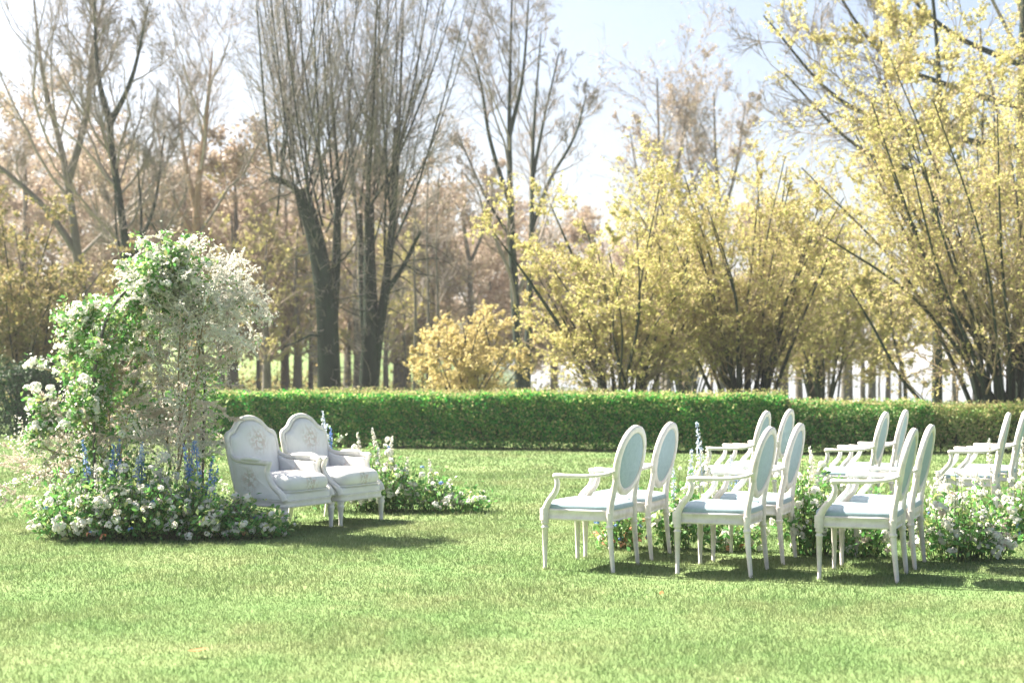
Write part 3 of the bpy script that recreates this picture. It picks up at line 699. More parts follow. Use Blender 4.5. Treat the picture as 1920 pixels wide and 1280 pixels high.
# ------------------------------------------------------------------ medallion armchairs
def medallion_chair():
    """local: +x is the front of the chair"""
    root = empty('medallion_armchair')
    P, F = M['paint'], M['blue_linen']
    # seat rail and cushion outlines (counter-clockwise)
    def outline(grow_=0.0, n=40):
        pts = []
        for k in range(n):
            a = 2*math.pi*k/n; c, s = math.cos(a), math.sin(a)
            e = .32
            x = math.copysign(abs(c)**e, c)*.245; y = math.copysign(abs(s)**e, s)
            w = .225+(.285-.225)*(x+.245)/.49
            if x > .2: x += .022*(1-(y)**2)
            pts.append((x+math.copysign(grow_, c)*min(1,abs(c)*2), y*(w+grow_)))
        return np.array(pts)
    def ring(g, z): o = outline(g); return np.column_stack([o, np.full(len(o), z)])
    mb = MB(); loft(mb, [ring(-.006,.342), ring(0,.346), ring(0,.358), ring(-.005,.362), ring(-.005,.398), ring(0,.402), ring(0,.414), ring(-.008,.418)])
    mb.build('seat_frame', P, root)
    mb = MB(); o = outline(-.012)
    rings = [np.column_stack([o*s, np.full(len(o), z)]) for s, z in ((1,.418),(1.005,.428),(.99,.440),(.95,.452),(.85,.463),(.65,.472),(.35,.477),(.08,.478))]
    loft(mb, rings, False, True); mb.build('seat_cushion', F, root)
    # legs
    prof = [(0,.012),(.004,.014),(.012,.015),(.02,.0125),(.30-.02,.0215),(.285,.026),(.292,.026),(.297,.019),(.308,.019),(.313,.026),(.325,.027),(.332,.024),(.345,.024)]
    for sy in (1,-1):
        mb = MB(); lathe(mb, prof, (.228, sy*.262, 0), 16, (.02,.281))
        b = .027; loft(mb, [[(.228+dx*b, sy*.262+dy*b, z) for dx, dy in ((-1,-1),(1,-1),(1,1),(-1,1))] for z in (.338,.420)])
        mb.build('leg', P, root)
    for sy in (1,-1):
        mb = MB(); p = smooth_path([(-.262, sy*.215, 0), (-.25, sy*.213, .12), (-.236, sy*.21, .28), (-.23, sy*.208, .40)], 12)
        tubes(mb, p, np.linspace(.0135,.024,12), 10, cap=True)
        lathe(mb, [(-.014,.019),(-.007,.027),(.007,.027),(.014,.019)], tuple(p[8]), 12)
        mb.build('leg', P, root)
    # back: oval frame leaning back
    tilt = R(12); cz, cx = .748, -.292
    ctr = np.array([cx,0,cz]); u = np.array([-math.sin(tilt),0,math.cos(tilt)]); nrm_ = np.array([math.cos(tilt),0,math.sin(tilt)])
    a_, b_ = .212, .222; th = np.linspace(0, 2*math.pi, 49)[:-1]
    rings = []
    prof2 = [(-.026,-.016),(-.026,.012),(-.016,.021),(0,.024),(.014,.019),(.024,.012),(.024,-.014),(.010,-.020),(-.012,-.020)]   # (radial, normal)
    mb = MB(); ring_v = []
    for t_ in th:
        e = np.array([0,math.cos(t_)*a_,0])+u*math.sin(t_)*b_
        er = nrm(np.array([0,math.cos(t_)*b_,0])+u*math.sin(t_)*a_)
        ring_v.append([ctr+e+er*pr+nrm_*pn for pr, pn in prof2])
    rv = np.array(ring_v); S = len(prof2); K = len(th)
    i = np.arange(K)[:,None]; j = np.arange(S)[None]
    mb.add(rv.reshape(-1,3), np.stack([i*S+j, ((i+1)%K)*S+j, ((i+1)%K)*S+(j+1)%S, i*S+(j+1)%S], -1).reshape(-1,4))
    mb.build('back_frame', P, root)
    for nm, sg, dz in (('back_pad', 1, .024), ('rear_panel', -1, .008)):
        mb = MB(); rings = []
        for s, hgt in ((1.0,.004),(.97,.010),(.9,.010+dz*.5),(.75,.010+dz*.85),(.4,.010+dz),(.05,.010+dz*1.02)):
            rings.append([ctr+(np.array([0,math.cos(t_)*(a_-.022),0])+u*math.sin(t_)*(b_-.022))*s+nrm_*sg*hgt for t_ in (th if sg > 0 else th[::-1])])
        loft(mb, rings, False, True); mb.build(nm, F, root)
    # posts between seat and oval, arms with their curved supports
    for sy in (1,-1):
        mb = MB(); limb(mb, [(-.232, sy*.205, .36), (-.238, sy*.196, .46), (-.252, sy*.186, .54), (-.274, sy*.190, .64), (-.292, sy*.200, .72)], .025, .017, 14, 10)
        mb.build('back_post', P, root)
        arm = MB(); p = smooth_path([(-.288, sy*.212, .690), (-.22, sy*.245, .664), (-.10, sy*.275, .650), (.04, sy*.292, .648), (.125, sy*.290, .646), (.150, sy*.288, .640)], 18)
        tubes(arm, p, np.concatenate([np.linspace(.015,.019,12), np.array([.021,.023,.025,.025,.022,.012])]), 10, .78, True)
        ao = arm.build('armrest', P, root)
        ps = MB(); limb(ps, [(.132, sy*.288, .640), (.122, sy*.287, .590), (.140, sy*.282, .535), (.190, sy*.272, .475), (.226, sy*.264, .410)], .016, .025, 16, 10)
        ps.build('arm_support', P, ao)
    return root

A0 = np.array([.56, 9.93])                       # first chair of the first row
rowv = np.array([.875, -.235]); sidev = np.array([.30, .60])
FAR0 = np.array([2.02, 13.22]); far_row = np.array([1.03, -.25]); far_side = np.array([.355, .60])
face = R(156.5)
proto = medallion_chair()
seats = []
names = {(0,0):'white medallion armchair at the near left corner of the seating, nearest the open lawn',
         (0,1):'white medallion armchair second in the first row, just behind the near left corner chair',
         (1,0):'white medallion armchair in the middle of the near row, closest to the camera',
         (1,1):'white medallion armchair half hidden behind the middle near chair',
         (2,0):'white medallion armchair closest to the camera on the right, seat fully in view',
         (2,1):'white medallion armchair behind the right near chair, beside the white flower bush',
         (0,2):'far white medallion armchair across the aisle, beside the tall pale delphinium',
         (0,3):'far white medallion armchair, furthest of the first row across the aisle',
         (1,2):'far white medallion armchair across the aisle in the middle, its long arm in view',
         (1,3):'far white medallion armchair behind the middle far one, furthest of the second row',
         (2,2):'far white medallion armchair at the right, rising behind the white flower bush',
         (2,3):'far white medallion armchair at the right frame edge, furthest of the last row'}
jit = random.Random(4)
first = True
for rw in range(3):
    for st in range(4):
        if first: o = proto; first = False
        else: o = copy_tree(proto)
        pxy = A0+rowv*rw+sidev*st if st < 2 else FAR0+far_row*rw+far_side*(st-2)
        o.location = (pxy[0]+jit.uniform(-.015,.015), pxy[1]+jit.uniform(-.015,.015), 0)
        o.rotation_euler = (0, 0, face+R(jit.uniform(-1.5,1.5))+(R(-4) if (rw,st) == (0,0) else 0))
        tag(o, names[(rw,st)], 'armchair', 'white medallion armchairs set out for guests')

# ------------------------------------------------------------------ upholstered bergere pair
def bergere():
    root = empty('upholstered_armchair')
    P, F = M['bergere_paint'], M['floral']
    def rrect(x0, x1, hw, rad, n=32, hw2=None):
        pts = []
        for k in range(n):
            a = 2*math.pi*(k+.5)/n; c, s = math.cos(a), math.sin(a); e = rad
            fx = math.copysign(abs(c)**e, c); fy = math.copysign(abs(s)**e, s)
            x = (x0+x1)/2+fx*(x1-x0)/2; w = hw if hw2 is None else hw2+(hw-hw2)*(x-x0)/(x1-x0)
            pts.append((x, fy*w))
        return np.array(pts)
    def rg(o, z): return np.column_stack([o, np.full(len(o), z)])
    mb = MB(); o = rrect(-.30,.325,.325,.22,40,.29); loft(mb, [rg(o*.985,.212), rg(o,.217), rg(o,.228), rg(o*.985,.234), rg(o*.985,.258), rg(o,.264), rg(o,.272), rg(o*.97,.276)]); mb.build('seat_frame', P, root)
    mb = MB(); o = rrect(-.29,.312,.312,.22,40,.28); loft(mb, [rg(o,.275), rg(o*1.004,.30), rg(o*.99,.325), rg(o*.9,.335)]); mb.build('seat_band', F, root)
    # loose puffed cushion
    mb = MB(); rings = []
    for s, z in ((.80,.336),(.93,.342),(.99,.36),(1.02,.39),(1.015,.42),(.97,.448),(.88,.468),(.7,.484),(.4,.494),(.05,.497)):
        o = rrect(-.235,.335,.272,.38,40); c = np.array([.05,0]); rings.append(rg((o-c)*s+c, z))
    loft(mb, rings, True, True); cu = mb.build('seat_cushion', F, root)
    mb = MB(); o = rrect(-.235,.335,.272,.38,40); c = np.array([.05,0]); pth = rg((o-c)*1.025+c, .345); pth = np.vstack([pth, pth[:1]]); tubes(mb, pth, np.full(len(pth),.006), 6); mb.build('piping', F, cu)
    # back: shouldered arch in a leaning plane
    tilt = R(13)
    half = [(.275,.30),(.292,.50),(.300,.68),(.298,.775),(.278,.812),(.238,.826),(.196,.852),(.14,.905),(.07,.936),(0,.945)]
    hp = smooth_path([(a,b,0) for a,b in half], 26)[:,:2]
    outl = np.vstack([hp, np.column_stack([-hp[-2::-1,0], hp[-2::-1,1]])])
    def pl(y, z, off=0.0): return np.array([-.255-(z-.30)*math.tan(tilt)+off*math.cos(tilt), y, z+off*math.sin(tilt)])
    mb = MB(); pth = np.array([pl(y,z) for y,z in outl]); tubes(mb, pth, np.full(len(pth),.024), 10, 1.0, True); 
    pth2 = np.array([pl(y*.925,.30+(z-.30)*.945,.018) for y,z in outl]); tubes(mb, pth2, np.full(len(pth2),.007), 6)
    mb.build('back_frame', P, root)
    cz = .58
    for nm, sg, th in (('back_pad',1,.050), ('rear_panel',-1,.022)):
        mb = MB(); rings = []
        full = outl if sg > 0 else outl[::-1]
        for s, h in ((.935,.004),(.92,.012),(.88,.012+th*.45),(.78,.012+th*.8),(.5,.012+th),(.05,.012+th*1.05)):
            rings.append([pl(y*s, cz+(z-cz)*s, sg*h) for y,z in full])
        loft(mb, rings, False, True); mb.build(nm, F, root)
    for sy in (1,-1):
        # closed upholstered side
        so = [(-.25,.272),(-.275,.40),(-.318,.60),(-.22,.578),(-.05,.566),(.10,.562),(.118,.53),(.13,.47),(.175,.39),(.24,.32),(.29,.276)]
        so = smooth_path([(a,b,0) for a,b in so], 34)[:,:2]; c = so.mean(0)
        mb = MB(); rings = []
        ys = lambda x, off: sy*(.292+.022*(x+.3)/.6+off)
        for s, off in ((.05,-.030),(.9,-.028),(1,-.018),(1,.006),(.94,.014),(.7,.022),(.05,.024)):
            rings.append([(c[0]+(x-c[0])*s, ys(x,off), c[1]+(z-c[1])*s) for x,z in so])
        if sy < 0: pass
        else: rings = [r_[::-1] for r_ in rings]
        loft(mb, rings, True, True); mb.build('side_panel', F, root)
        mb = MB(); p = smooth_path([(-.335, sy*.297, .700), (-.315, sy*.300, .640), (-.255, sy*.306, .603), (-.13, sy*.312, .590), (.05, sy*.318, .586), (.135, sy*.318, .582), (.160, sy*.318, .570)], 22)
        tubes(mb, p, np.concatenate([np.linspace(.018,.023,17), np.array([.026,.028,.029,.026,.014])]), 10, .8, True)
        ao = mb.build('armrest', P, root)
        mb = MB(); limb(mb, [(.142, sy*.318, .575), (.122, sy*.317, .520), (.140, sy*.316, .455), (.200, sy*.312, .380), (.275, sy*.306, .325), (.300, sy*.302, .270)], .021, .030, 18, 10); mb.build('arm_support', P, ao)
        mb = MB(); p = smooth_path([(-.19, sy*.309, .606), (-.06, sy*.315, .614), (.06, sy*.318, .606)], 11)
        tubes(mb, p, np.array([.006,.022,.030,.033,.034,.034,.034,.033,.030,.022,.006]), 10, .62); mb.build('arm_pad', F, ao)
        mb = MB(); lathe(mb, [(0,.016),(.01,.019),(.03,.017),(.15,.027),(.165,.033),(.178,.033),(.185,.026),(.20,.033),(.216,.035)], (.296, sy*.298, 0), 14); mb.build('leg', P, root)
        mb = MB(); limb(mb, [(-.315, sy*.262, 0), (-.295, sy*.262, .10), (-.275, sy*.262, .23)], .017, .028, 8, 8); mb.build('leg', P, root)
    return root
bz = R(-33)
bp = bergere(); bp.location = (-1.985, 12.28, 0); bp.rotation_euler = (0,0,bz)
tag(bp, 'grey-white upholstered armchair nearest the flower arch, left of the pair', 'armchair', 'pair of upholstered armchairs')
b2 = copy_tree(bp); b2.location = (-1.600, 12.855, 0); b2.rotation_euler = (0,0,bz+R(2))
tag(b2, 'grey-white upholstered armchair on the right of the pair, behind the other', 'armchair', 'pair of upholstered armchairs')

# ------------------------------------------------------------------ flowers
def flower_mesh(name, seed, mat, k=11, r=.030, petal=.026):
    """round head of many small petals with a short stalk"""
    rng = np.random.default_rng(seed); mb = MB()
    u = nrm(rng.normal(size=(k*2,3))); u[:,2] = np.abs(u[:,2])*.9-.15; u = nrm(u)
    leaves(mb, rng, u*r*rng.uniform(.75,1.05,(k*2,1)), petal*rng.uniform(.8,1.25,k*2), normal=u*2.2, nrand=.5, aspect=.9, fold=.12)
    return mb.mesh(name, mat, smooth=False)
FM = {
 'white': [flower_mesh('white_flower', s, M['petal_head'], 13, .034, .032) for s in (1,2,3)],
 'small': [flower_mesh('small_white_flower', s, M['petal_head'], 8, .022, .026) for s in (4,5,6)],
 'blush': [flower_mesh('blush_flower', s, M['petal_blush']) for s in (7,8)],
 'coral': [flower_mesh('coral_flower', s, M['petal_coral'], 8, .020, .022) for s in (9,10)],
 'ball':  [flower_mesh('snowball_flower', s, M['petal_head'], 20, .046, .030) for s in (11,12,13)],
 'blue':  [flower_mesh('blue_flower', s, M['petal_blue'], 7, .018, .022) for s in (14,15)],
}
def spike_mesh(name, seed, mat, L=.40, n=70):
    rng = np.random.default_rng(seed); mb = MB()
    z = rng.uniform(.0,1,n)**.9; a = rng.uniform(0,6.28,n); rr = .034*(1-z*.72)
    pos = np.stack([np.cos(a)*rr, np.sin(a)*rr, z*L], 1)
    u = np.stack([np.cos(a), np.sin(a), np.full(n,.3)], 1)
    leaves(mb, rng, pos, .034*(1-.5*z)*rng.uniform(.8,1.2,n), normal=u*1.5, nrand=.6, aspect=.85, fold=.12)
    tubes(mb, np.array([[0,0,-.25],[0,0,L*.5],[0,0,L]]), np.array([.005,.004,.002]), 4)
    return mb.mesh(name, mat, smooth=False)
SPK = {'blue': [spike_mesh('delphinium_blue', s, M['petal_blue']) for s in (1,2)], 'pale': [spike_mesh('delphinium_pale', s, M['petal_palblue']) for s in (3,4)],
       'white': [spike_mesh('stock_white', s, M['petal_white'], .34, 80) for s in (5,6)]}
def spray_mesh(name, seed, mat, L=.5, n=280, arch=.35):
    """arching twig set closely with tiny blossoms"""
    rng = np.random.default_rng(seed); mb = MB()
    p = smooth_path([(0,0,0),(L*.35,0,L*.16*arch*3),(L*.7,0.02,L*.14*arch*3),(L,.03,-L*.05)], 9)
    tubes(mb, p, np.linspace(.004,.0015,9), 4)
    b = grow(rng, p[None], np.linspace(.004,.0015,9)[None], 9, (.1,.95), (25,60), (.06,.16), 4, .05, .12, .6, .0012, relative=False); tubes(mb, *b, 3)
    i1 = np.zeros(n//2, int); pos1,_,_ = sample(p[None], np.full((1,9),.003), i1, rng.uniform(.12,1,n//2))
    i2 = rng.integers(0, len(b[0]), n); pos2,_,_ = sample(b[0], b[1], i2, rng.uniform(.1,1,n))
    pos = np.vstack([pos1,pos2]); pos += rng.normal(size=pos.shape)*.007
    leaves(mb, rng, pos, rng.uniform(.012,.023,len(pos)), normal=np.array([0,0,.5]), aspect=.95)
    return mb.mesh(name, mat, smooth=False)
SPR = {'white': [spray_mesh('white_spray', s, M['petal_white']) for s in (1,2,3)], 'blush': [spray_mesh('blush_spray', s, M['petal_blush']) for s in (4,5)]}

def put(name, mesh, parent, pos, rot, s=1.0):
    o = bpy.data.objects.new(name, mesh); COL.objects.link(o); o.parent = parent
    o.location = [float(c) for c in pos]; o.rotation_euler = rot; o.scale = (s,s,s); return o

def leafy_stems(rng, mbs, mbl, bases, tops, per, size, spread=.05):
    """stems with leaf blades along them"""
    n = len(bases); mid = (bases+tops)/2+rng.normal(size=bases.shape)*.03; mid[:,2] += .04
    t_ = np.linspace(0,1,6)[None,:,None]
    P_ = (1-t_)**2*bases[:,None]+2*t_*(1-t_)*mid[:,None]+t_**2*tops[:,None]
    tubes(mbs, P_, np.tile(np.linspace(.0045,.0020,6),(n,1)), 4)
    idx = np.repeat(np.arange(n), per); tt = rng.uniform(.15,1.0,len(idx))
    pos,_,_ = sample(P_, np.full((n,6),.003), idx, tt)
    pos += rng.normal(size=pos.shape)*spread*np.array([1,1,.6]); pos[:,2] = np.maximum(pos[:,2], .012)
    leaves(mbl, rng, pos, rng.uniform(.6,1.3,len(pos))*size, normal=np.array([-.2,-.2,.7]), nrand=.8, aspect=.5, fold=.12)

def arrangement(name, loc, label, seed, clumps, heads, spikes=(), sprays=0, leaf='leaf_bright', lsize=.055, per=16, group=None, root=None, spray_kind='white'):
    """clumps: (x,y,rx,ry,h,nstems) relative to loc; heads: {kind: count}"""
    rng = np.random.default_rng(seed)
    if root is None: root = empty(name, (loc[0], loc[1], 0)); tag(root, label, 'flowers', group)
    st, lf = MB(), MB(); tops_all = []
    for (cx,cy,rx,ry,h,n) in clumps:
        q = np.sqrt(rng.uniform(0,1,n)); a = rng.uniform(0,6.28,n)
        bx = cx+q*np.cos(a)*rx; by = cy+q*np.sin(a)*ry
        hh = h*(1-.55*q**2)*rng.uniform(.55,1.12,n)
        bases = np.stack([cx+(bx-cx)*.7, cy+(by-cy)*.7, np.zeros(n)], 1)
        tops = np.stack([bx+(bx-cx)*.28+rng.normal(size=n)*.03, by+(by-cy)*.28+rng.normal(size=n)*.03, hh], 1)
        leafy_stems(rng, st, lf, bases, tops, per, lsize); tops_all.append(tops)
    tops = np.vstack(tops_all)
    st.build('stems', M['stem'], root); tag(lf.build('foliage', M[leaf], root, smooth=False), kind='stuff')
    for kind, cnt in heads.items():
        for _ in range(cnt):
            tp = tops[rng.integers(0,len(tops))]; f = rng.uniform(.35,1.03)
            if kind == 'coral': f = rng.uniform(.15,.5)
            pos = tp*np.array([1,1,f])+rng.normal(size=3)*np.array([.035,.035,.02])
            pos[2] = max(pos[2], .03)
            ms = FM[kind]
            put('flower_head', ms[rng.integers(0,len(ms))], root, pos, (rng.uniform(-.8,.8), rng.uniform(-.8,.8), rng.uniform(0,6.28)), rng.uniform(.5,1.2))
    for (sx,sy,sz,kind,s) in spikes:
        ms = SPK[kind]; put('flower_spike', ms[rng.integers(0,len(ms))], root, (sx,sy,sz), (rng.uniform(-.2,.2), rng.uniform(-.2,.2), rng.uniform(0,6.28)), s)
    for _ in range(sprays):
        tp = tops[rng.integers(0,len(tops))]; ms = SPR[spray_kind]
        put('blossom_spray', ms[rng.integers(0,len(ms))], root, tp*np.array([.8,.8,.75]), (0, -rng.uniform(.2,1.1), rng.uniform(0,6.28)), rng.uniform(.4,.8))
    return root

GA = 'flower meadows lining the aisle'
# aisle, near side
arrangement('aisle_flowers', (.84,10.92), 'small coral and blue flower clump under the near left chairs', 201, [(0,0,.16,.10,.42,30)], {'coral':34,'small':8,'blue':8}, [(-.02,.03,.30,'blue',.7),(.1,0,.28,'blue',.7)], per=14, group=GA)
arrangement('aisle_flowers', (1.22,10.82), 'slim green and white flower clump between the first two near chairs', 202, [(0,0,.10,.10,.62,26),(.06,.1,.14,.1,.40,16)], {'small':22,'white':8}, [(.02,.05,.38,'pale',.7)], per=14, group=GA)
arrangement('aisle_flowers', (1.66,10.78), 'low green flower tuft under the middle near chairs', 203, [(0,0,.20,.12,.30,26)], {'small':14,'coral':8,'white':5}, per=14, group=GA)
arrangement('aisle_flowers', (2.16,10.52), 'upright white-flowered clump behind the middle near chairs', 204, [(0,0,.12,.12,.74,40),(.12,.04,.14,.12,.55,24)], {'small':60,'white':30}, [(.06,.1,.5,'white',.8)], per=16, group=GA)
arrangement('aisle_flowers', (2.56,10.42), 'low green clump with peach-white flowers between the right near chair legs', 205, [(0,0,.17,.10,.30,26)], {'white':12,'blush':8,'small':8}, per=14, group=GA)
arrangement('aisle_flowers', (3.22,10.22), 'full white-flowered bush at the aisle end, right of the near chairs', 206, [(-.05,0,.24,.18,.60,52),(.16,.05,.2,.16,.44,28)], {'white':75,'small':70,'blush':18}, sprays=4, per=15, group=GA)
# aisle, far side
arrangement('aisle_flowers', (1.58,11.85), 'tall pale blue and white delphiniums beside the far first-row chair', 211, [(0,0,.22,.14,.55,40)], {'small':36,'white':26,'blue':10},
            [(.0,.02,.56,'pale',.95),(-.10,0,.36,'pale',.9),(.06,.05,.42,'white',.9),(.22,0,.30,'pale',.9),(.30,.05,.24,'blue',.8),(-.04,.1,.44,'white',.8)], per=16, group=GA)
arrangement('aisle_flowers', (2.60,11.72), 'white flower clump across the aisle, in front of the far middle chairs', 212, [(0,0,.26,.14,.58,44),(.4,-.08,.24,.14,.5,36)], {'small':44,'white':34}, [(-.1,0,.44,'white',.9)], per=16, group=GA)
arrangement('aisle_flowers', (4.02,11.60), 'big white-flowered mass at the right frame edge, in front of the far right chairs', 213, [(-.5,-.1,.34,.2,.42,46),(0,0,.36,.22,.56,54),(.42,.05,.36,.22,.64,46)], {'white':110,'small':110,'blush':20,'blue':6},
            [(-.1,.05,.50,'white',.9),(.14,0,.52,'white',.9),(.3,0,.5,'white',.9),(.05,-.2,.02,'blue',.5),(-.34,0,.36,'white',.7)], sprays=5, per=14, group=GA)
# beside the upholstered chairs
arrangement('meadow_flowers', (-.92,13.70), 'airy white flower clump on the lawn right of the upholstered chairs', 221, [(-.24,0,.26,.2,.52,54),(.18,.02,.24,.18,.42,44),(.52,-.05,.18,.14,.26,26),(-.48,.1,.16,.15,.62,26)], {'white':80,'small':60,'coral':4,'blue':8},
            [(-.24,.1,.30,'white',.9),(-.1,0,.22,'white',.9),(.14,0,.2,'white',.9),(-.55,.1,.46,'white',.9),(-.16,0,.2,'blue',.6),(-.4,.1,.3,'pale',.8)], leaf='leaf_bright', per=15, group='flower clumps beside the upholstered chairs')
arrangement('meadow_flowers', (-1.42,13.75), 'tall white and blue flower stems behind the right upholstered chair', 222, [(-.35,0,.2,.15,.85,30),(.1,.1,.2,.15,.72,30)], {'white':30,'small':30,'blue':8},
            [(-.38,0,.62,'pale',.9),(-.46,0,.5,'pale',.9),(-.32,.05,.45,'blue',.9),(.12,.1,.5,'white',.9),(.2,.1,.42,'white',.9)], per=14, group='flower clumps beside the upholstered chairs')
# mound at the foot of the arch
arrangement('flower_mound', (-2.95,11.6), 'dense mound of white flowers and greenery at the foot of the arch', 231,
            [(-.55,-.05,.36,.28,.58,110),(-.1,-.12,.40,.28,.58,130),(.35,0,.36,.26,.46,100),(.72,.0,.30,.2,.30,60),(-.2,.3,.5,.25,.80,100),(1.0,.02,.14,.12,.24,14)],
            {'white':270,'small':240,'blush':50,'coral':30,'ball':34,'blue':20},
            [(-.55,.15,.44,'blue',.9),(-.36,.12,.36,'blue',1.0),(-.30,.16,.40,'blue',1.0),(-.18,.1,.36,'pale',1.0),(-.1,.12,.42,'blue',.9),(.28,.28,.36,'blue',1.0),(.34,.25,.38,'blue',1.0),(.24,.3,.42,'blue',.9),(.44,.2,.22,'blue',.9),(.40,.22,.30,'blue',.9),(-.42,0,.3,'white',.9)],
            sprays=10, leaf='leaf_bright', per=18)

# ------------------------------------------------------------------ flower arch
rng = np.random.default_rng(301)
AC = np.array([-3.12, 12.25])
arch = empty('flower_arch', (AC[0], AC[1], 0))
tag(arch, 'tall arch of green leaves and white spirea blossom left of the upholstered chairs', 'flower arch')
u2 = np.array([.85, .53])                         # line of the arch on the ground
def AP(s, z, o=0.0): return np.array([u2[0]*s-u2[1]*o*.6, u2[1]*s*.75+o, z])
fr = MB()
for off in (-.14, .14):
    p = [AP(-.48,0,off), AP(-.5,.8,off), AP(-.48,1.45,off), AP(-.3,1.95,off), AP(.05,2.15,off), AP(.36,1.95,off), AP(.48,1.45,off), AP(.48,.8,off), AP(.46,0,off)]
    limb(fr, p, .013, .013, 40, 6)
for s, z in ((-.5,.5),(-.5,1.0),(-.46,1.5),(-.1,2.1),(.3,2.0),(.48,1.45),(.48,1.0),(.47,.5)):
    limb(fr, [AP(s,z,-.14), AP(s,z,0), AP(s,z,.14)], .008, .008, 4, 5)
fr.build('arch_frame', M['frame_metal'], arch)
st, lf, lf2 = MB(), MB(), MB()
# woody branches wired to the frame, reaching out
def branchset(pts, r0, kids, ln, up, ang=(20,60)):
    p, q = limb(st, pts, r0, .003, 12, 5)
    b = grow(rng, p, q, kids, (.2,1), ang, ln, 5, up, .15, .6, .002, relative=False); tubes(st, *b, 4); return p, q, b
def ap(px, py, o=0.0, d=12.2): return np.array([X(px,d)-AC[0], o+(d-AC[1]), Z(py,d)])
green, white = [], []
for pts in ([(200,900),(190,760),(205,660),(250,580)], [(195,900),(180,760),(160,680),(150,630)], [(200,850),(190,680),(240,570),(320,520)], [(190,840),(170,760),(150,700),(125,665)],
            [(200,760),(230,640),(270,570),(300,510)], [(200,720),(180,660),(165,610),(172,580)], [(210,640),(250,560),(285,505),(330,490)], [(230,700),(270,620),(300,560),(300,520)], [(195,640),(235,560),(285,515),(345,478)], [(170,800),(140,780),(110,785),(85,795)], [(210,900),(250,700),(300,600),(350,540)]):
    green.append(branchset([ap(x,y,rng.normal()*.14) for x,y in pts], .011, 18, (.12,.42), .05))
for gp, gq, gb in green:
    for P_, Q_, n in ((gp,gq,90), (gb[0],gb[1],520)):
        i_ = rng.integers(0,len(P_),n); pos,_,_ = sample(P_,Q_,i_,rng.uniform(.15,1,n)); leaves(lf, rng, pos+rng.normal(size=pos.shape)*.03, rng.uniform(.04,.075,n), normal=np.array([-.3,-.2,.6]), nrand=.8, aspect=.58, fold=.12)
    n = 380; i_ = rng.integers(0,len(gb[0]),n); pos,_,_ = sample(gb[0],gb[1],i_,rng.uniform(.2,1,n)); leaves(lf2, rng, pos+rng.normal(size=pos.shape)*.035, rng.uniform(.018,.034,n), aspect=.95)
    for _ in range(27):
        P_, Q_ = gb[0], gb[1]; i_ = rng.integers(0,len(P_),1); pos,_,_ = sample(P_,Q_,i_,rng.uniform(.3,1,1))
        ms = FM['ball'] if rng.uniform() < .35 else FM['white']
        put('flower_head', ms[rng.integers(0,len(ms))], arch, pos[0]+rng.normal(size=3)*.03, (rng.uniform(-.8,.8),rng.uniform(-.8,.8),rng.uniform(0,6)), rng.uniform(.7,1.1))
for (px,py) in ((50,686),(62,680),(75,690),(50,728),(66,735),(92,745),(98,760),(105,650),(120,655),(140,625)):
    ms = FM['ball']; put('flower_head', ms[rng.integers(0,3)], arch, ap(px,py,rng.normal()*.05), (rng.uniform(-.5,.5),rng.uniform(-.5,.5),rng.uniform(0,6)), rng.uniform(.7,1.0))
for pts in ([(150,720),(110,700),(75,690),(50,688)], [(150,760),(115,750),(80,738),(50,730)], [(160,690),(135,670),(115,655),(104,650)]):
    limb(st, [ap(x,y) for x,y in pts], .006, .002, 8, 5)
# spirea and blossom sprays: (centre px, py, radius px, count, kind, outward tilt)
def sprays(px, py, rx, ry, n, kind, scale=(.6,1.0), o=.25, yaw=None):
    for _ in range(n):
        a = rng.uniform(0,6.28); q = math.sqrt(rng.uniform(0,1))
        x, y = px+math.cos(a)*q*rx, py+math.sin(a)*q*ry
        out = math.atan2(rng.normal()*.6, math.cos(a)) if yaw is None else yaw+rng.normal()*.6
        ms = SPR[kind]; put('blossom_spray', ms[rng.integers(0,len(ms))], arch, ap(x,y,rng.normal()*o*.6), (rng.normal()*.4, -rng.uniform(-.5,1.0), out), rng.uniform(*scale))
sprays(370, 575, 68, 72, 84, 'white', (.55,.85)); sprays(345, 740, 40, 110, 14, 'white', (.5,.75)); sprays(320, 555, 50, 40, 14, 'white', (.4,.7)); sprays(410, 610, 40, 50, 14, 'white', (.5,.8), yaw=0)
sprays(350, 690, 45, 60, 30, 'blush', (.4,.75)); sprays(345, 790, 45, 70, 34, 'blush', (.4,.75)); sprays(340, 860, 50, 50, 20, 'white', (.4,.7))
sprays(155, 840, 42, 75, 32, 'blush', (.4,.75)); sprays(265, 800, 50, 35, 16, 'blush', (.4,.6)); sprays(200, 740, 40, 60, 10, 'blush', (.4,.6)); sprays(350, 500, 40, 28, 16, 'white', (.4,.7)); sprays(290, 520, 30, 20, 5, 'white', (.35,.55))
sprays(70, 890, 35, 40, 9, 'blush', (.4,.6), yaw=3.14); sprays(45, 930, 30, 20, 4, 'blush', (.4,.6), yaw=3.14)
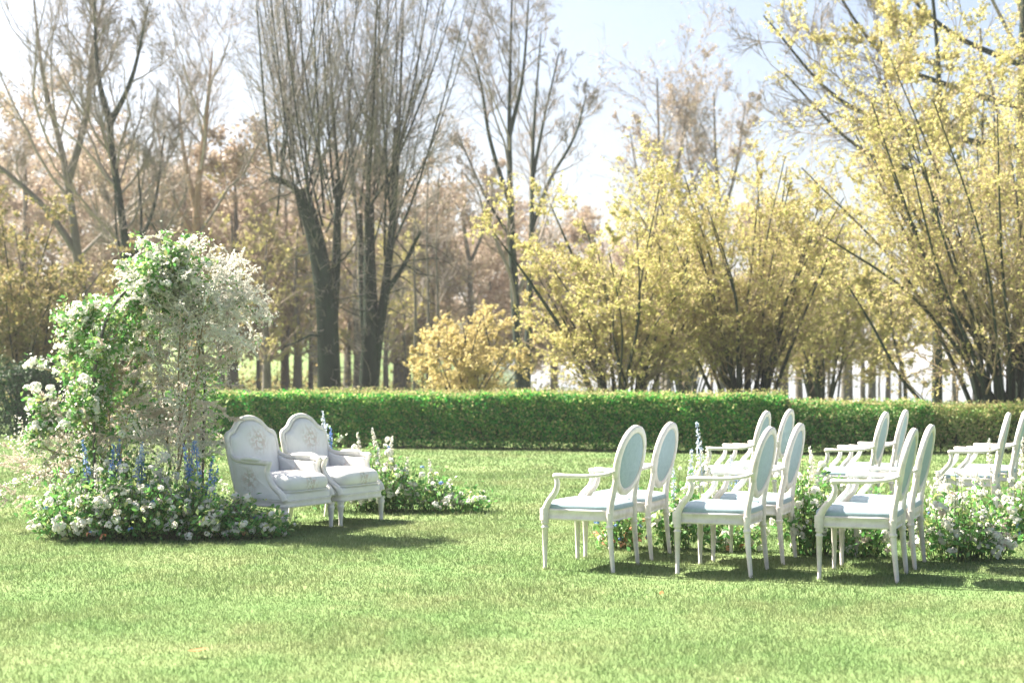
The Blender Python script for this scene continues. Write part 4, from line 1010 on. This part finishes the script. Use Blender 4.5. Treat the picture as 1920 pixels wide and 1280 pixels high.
for pts in ([(330,900),(340,720),(350,600),(340,510),(372,468)], [(340,900),(370,700),(390,590),(445,565),(490,600)], [(350,880),(370,740),(410,690),(470,640)], [(340,800),(370,630),(410,550),(440,530)], [(320,880),(300,700),(300,570),(292,490)],
            [(170,900),(110,880),(50,900),(8,930)], [(150,860),(100,840),(60,830)], [(330,860),(345,640),(360,560),(345,480)]):
    b = branchset([ap(x,y,rng.normal()*.1) for x,y in pts], .009, 22, (.12,.32), .05)
    n = 700; i_ = rng.integers(0,len(b[2][0]),n); pos,_,_ = sample(b[2][0],b[2][1],i_,rng.uniform(.1,1,n)); leaves(lf2, rng, pos+rng.normal(size=pos.shape)*.015, rng.uniform(.012,.024,n), aspect=.95)
    n = 160; i_ = rng.integers(0,len(b[2][0]),n); pos,_,_ = sample(b[2][0],b[2][1],i_,rng.uniform(.1,1,n)); leaves(lf, rng, pos+rng.normal(size=pos.shape)*.015, rng.uniform(.02,.04,n), aspect=.55)
# leaf cover down both legs of the arch
for s0 in (-.5,.47):
    n = 1300; z = rng.uniform(.1,1.5,n); pos = np.array([AP(s0,0)]*n); pos[:,2] = z; pos[:,:2] += rng.normal(size=(n,2))*.10
    leaves(lf, rng, pos, rng.uniform(.035,.065,n), normal=np.array([0,-.2,.5]), aspect=.55, fold=.1)
for (pa, pb, rad, n) in (((345,640),(345,900),.11,1500), ((150,760),(160,930),.11,1300), ((250,780),(290,830),.10,600), ((360,540),(400,640),.16,700)):
    f = rng.uniform(0,1,(n,1)); pos = (1-f)*ap(*pa)+f*ap(*pb)
    k = rng.integers(0, 60, n); cl = rng.normal(size=(60,3))*rad                      # blossom sits in small clusters
    pos = pos+cl[k]+rng.normal(size=(n,3))*.035
    leaves(lf2, rng, pos, rng.uniform(.018,.034,n), aspect=.95)
st.build('branches', M['twig_hazel'], arch); tag(lf.build('foliage', M['leaf_bright'], arch, smooth=False), kind='stuff')
tag(lf2.build('petals', M['petal_white'], arch, smooth=False), kind='stuff')

# fallen leaves on the lawn
mb = MB(); mb.add([(-.05,0,.035),(0,.025,.042),(.05,.005,.048),(.005,-.025,.038),(0,0,.034)], None, [(0,4,1),(1,4,2),(2,4,3),(3,4,0)])
o = mb.build('fallen_leaf', leafmat('rust_leaf', [(0,(.55,.16,.06)),(1,(.6,.2,.08))], .3), smooth=False); o.location = (X(371,6.78), 6.78, 0); lm_ = o.data
tag(o, 'single rust-red fallen leaf lying on the lawn in the left foreground', 'leaf', 'fallen leaves on the lawn')
o = link('fallen_leaf', lm_); o.location = (X(1240,8.5), 8.5, 0); o.rotation_euler = (0,0,1.1); o.scale = (.5,.5,1)
tag(o, 'small rust-red fallen leaf on the lawn in front of the near left chairs', 'leaf', 'fallen leaves on the lawn')

# ------------------------------------------------------------------ air
m, nt, out = newmat('thin_spring_haze')
pv = nt.nodes.new('ShaderNodeVolumePrincipled'); pv.inputs['Color'].default_value = (.90,.92,.97,1); pv.inputs['Density'].default_value = .0007
pv.inputs['Anisotropy'].default_value = .2
nt.links.new(pv.outputs[0], out.inputs['Volume'])
mb = MB(); loft(mb, [[(-2700,-80,z),(2700,-80,z),(2700,3100,z),(-2700,3100,z)] for z in (-3.0, 34.0)])
tag(mb.build('haze', m, smooth=False), 'thin pale spring haze in the air over the park', 'haze', kind='stuff')
scene.cycles.volume_bounces = 0
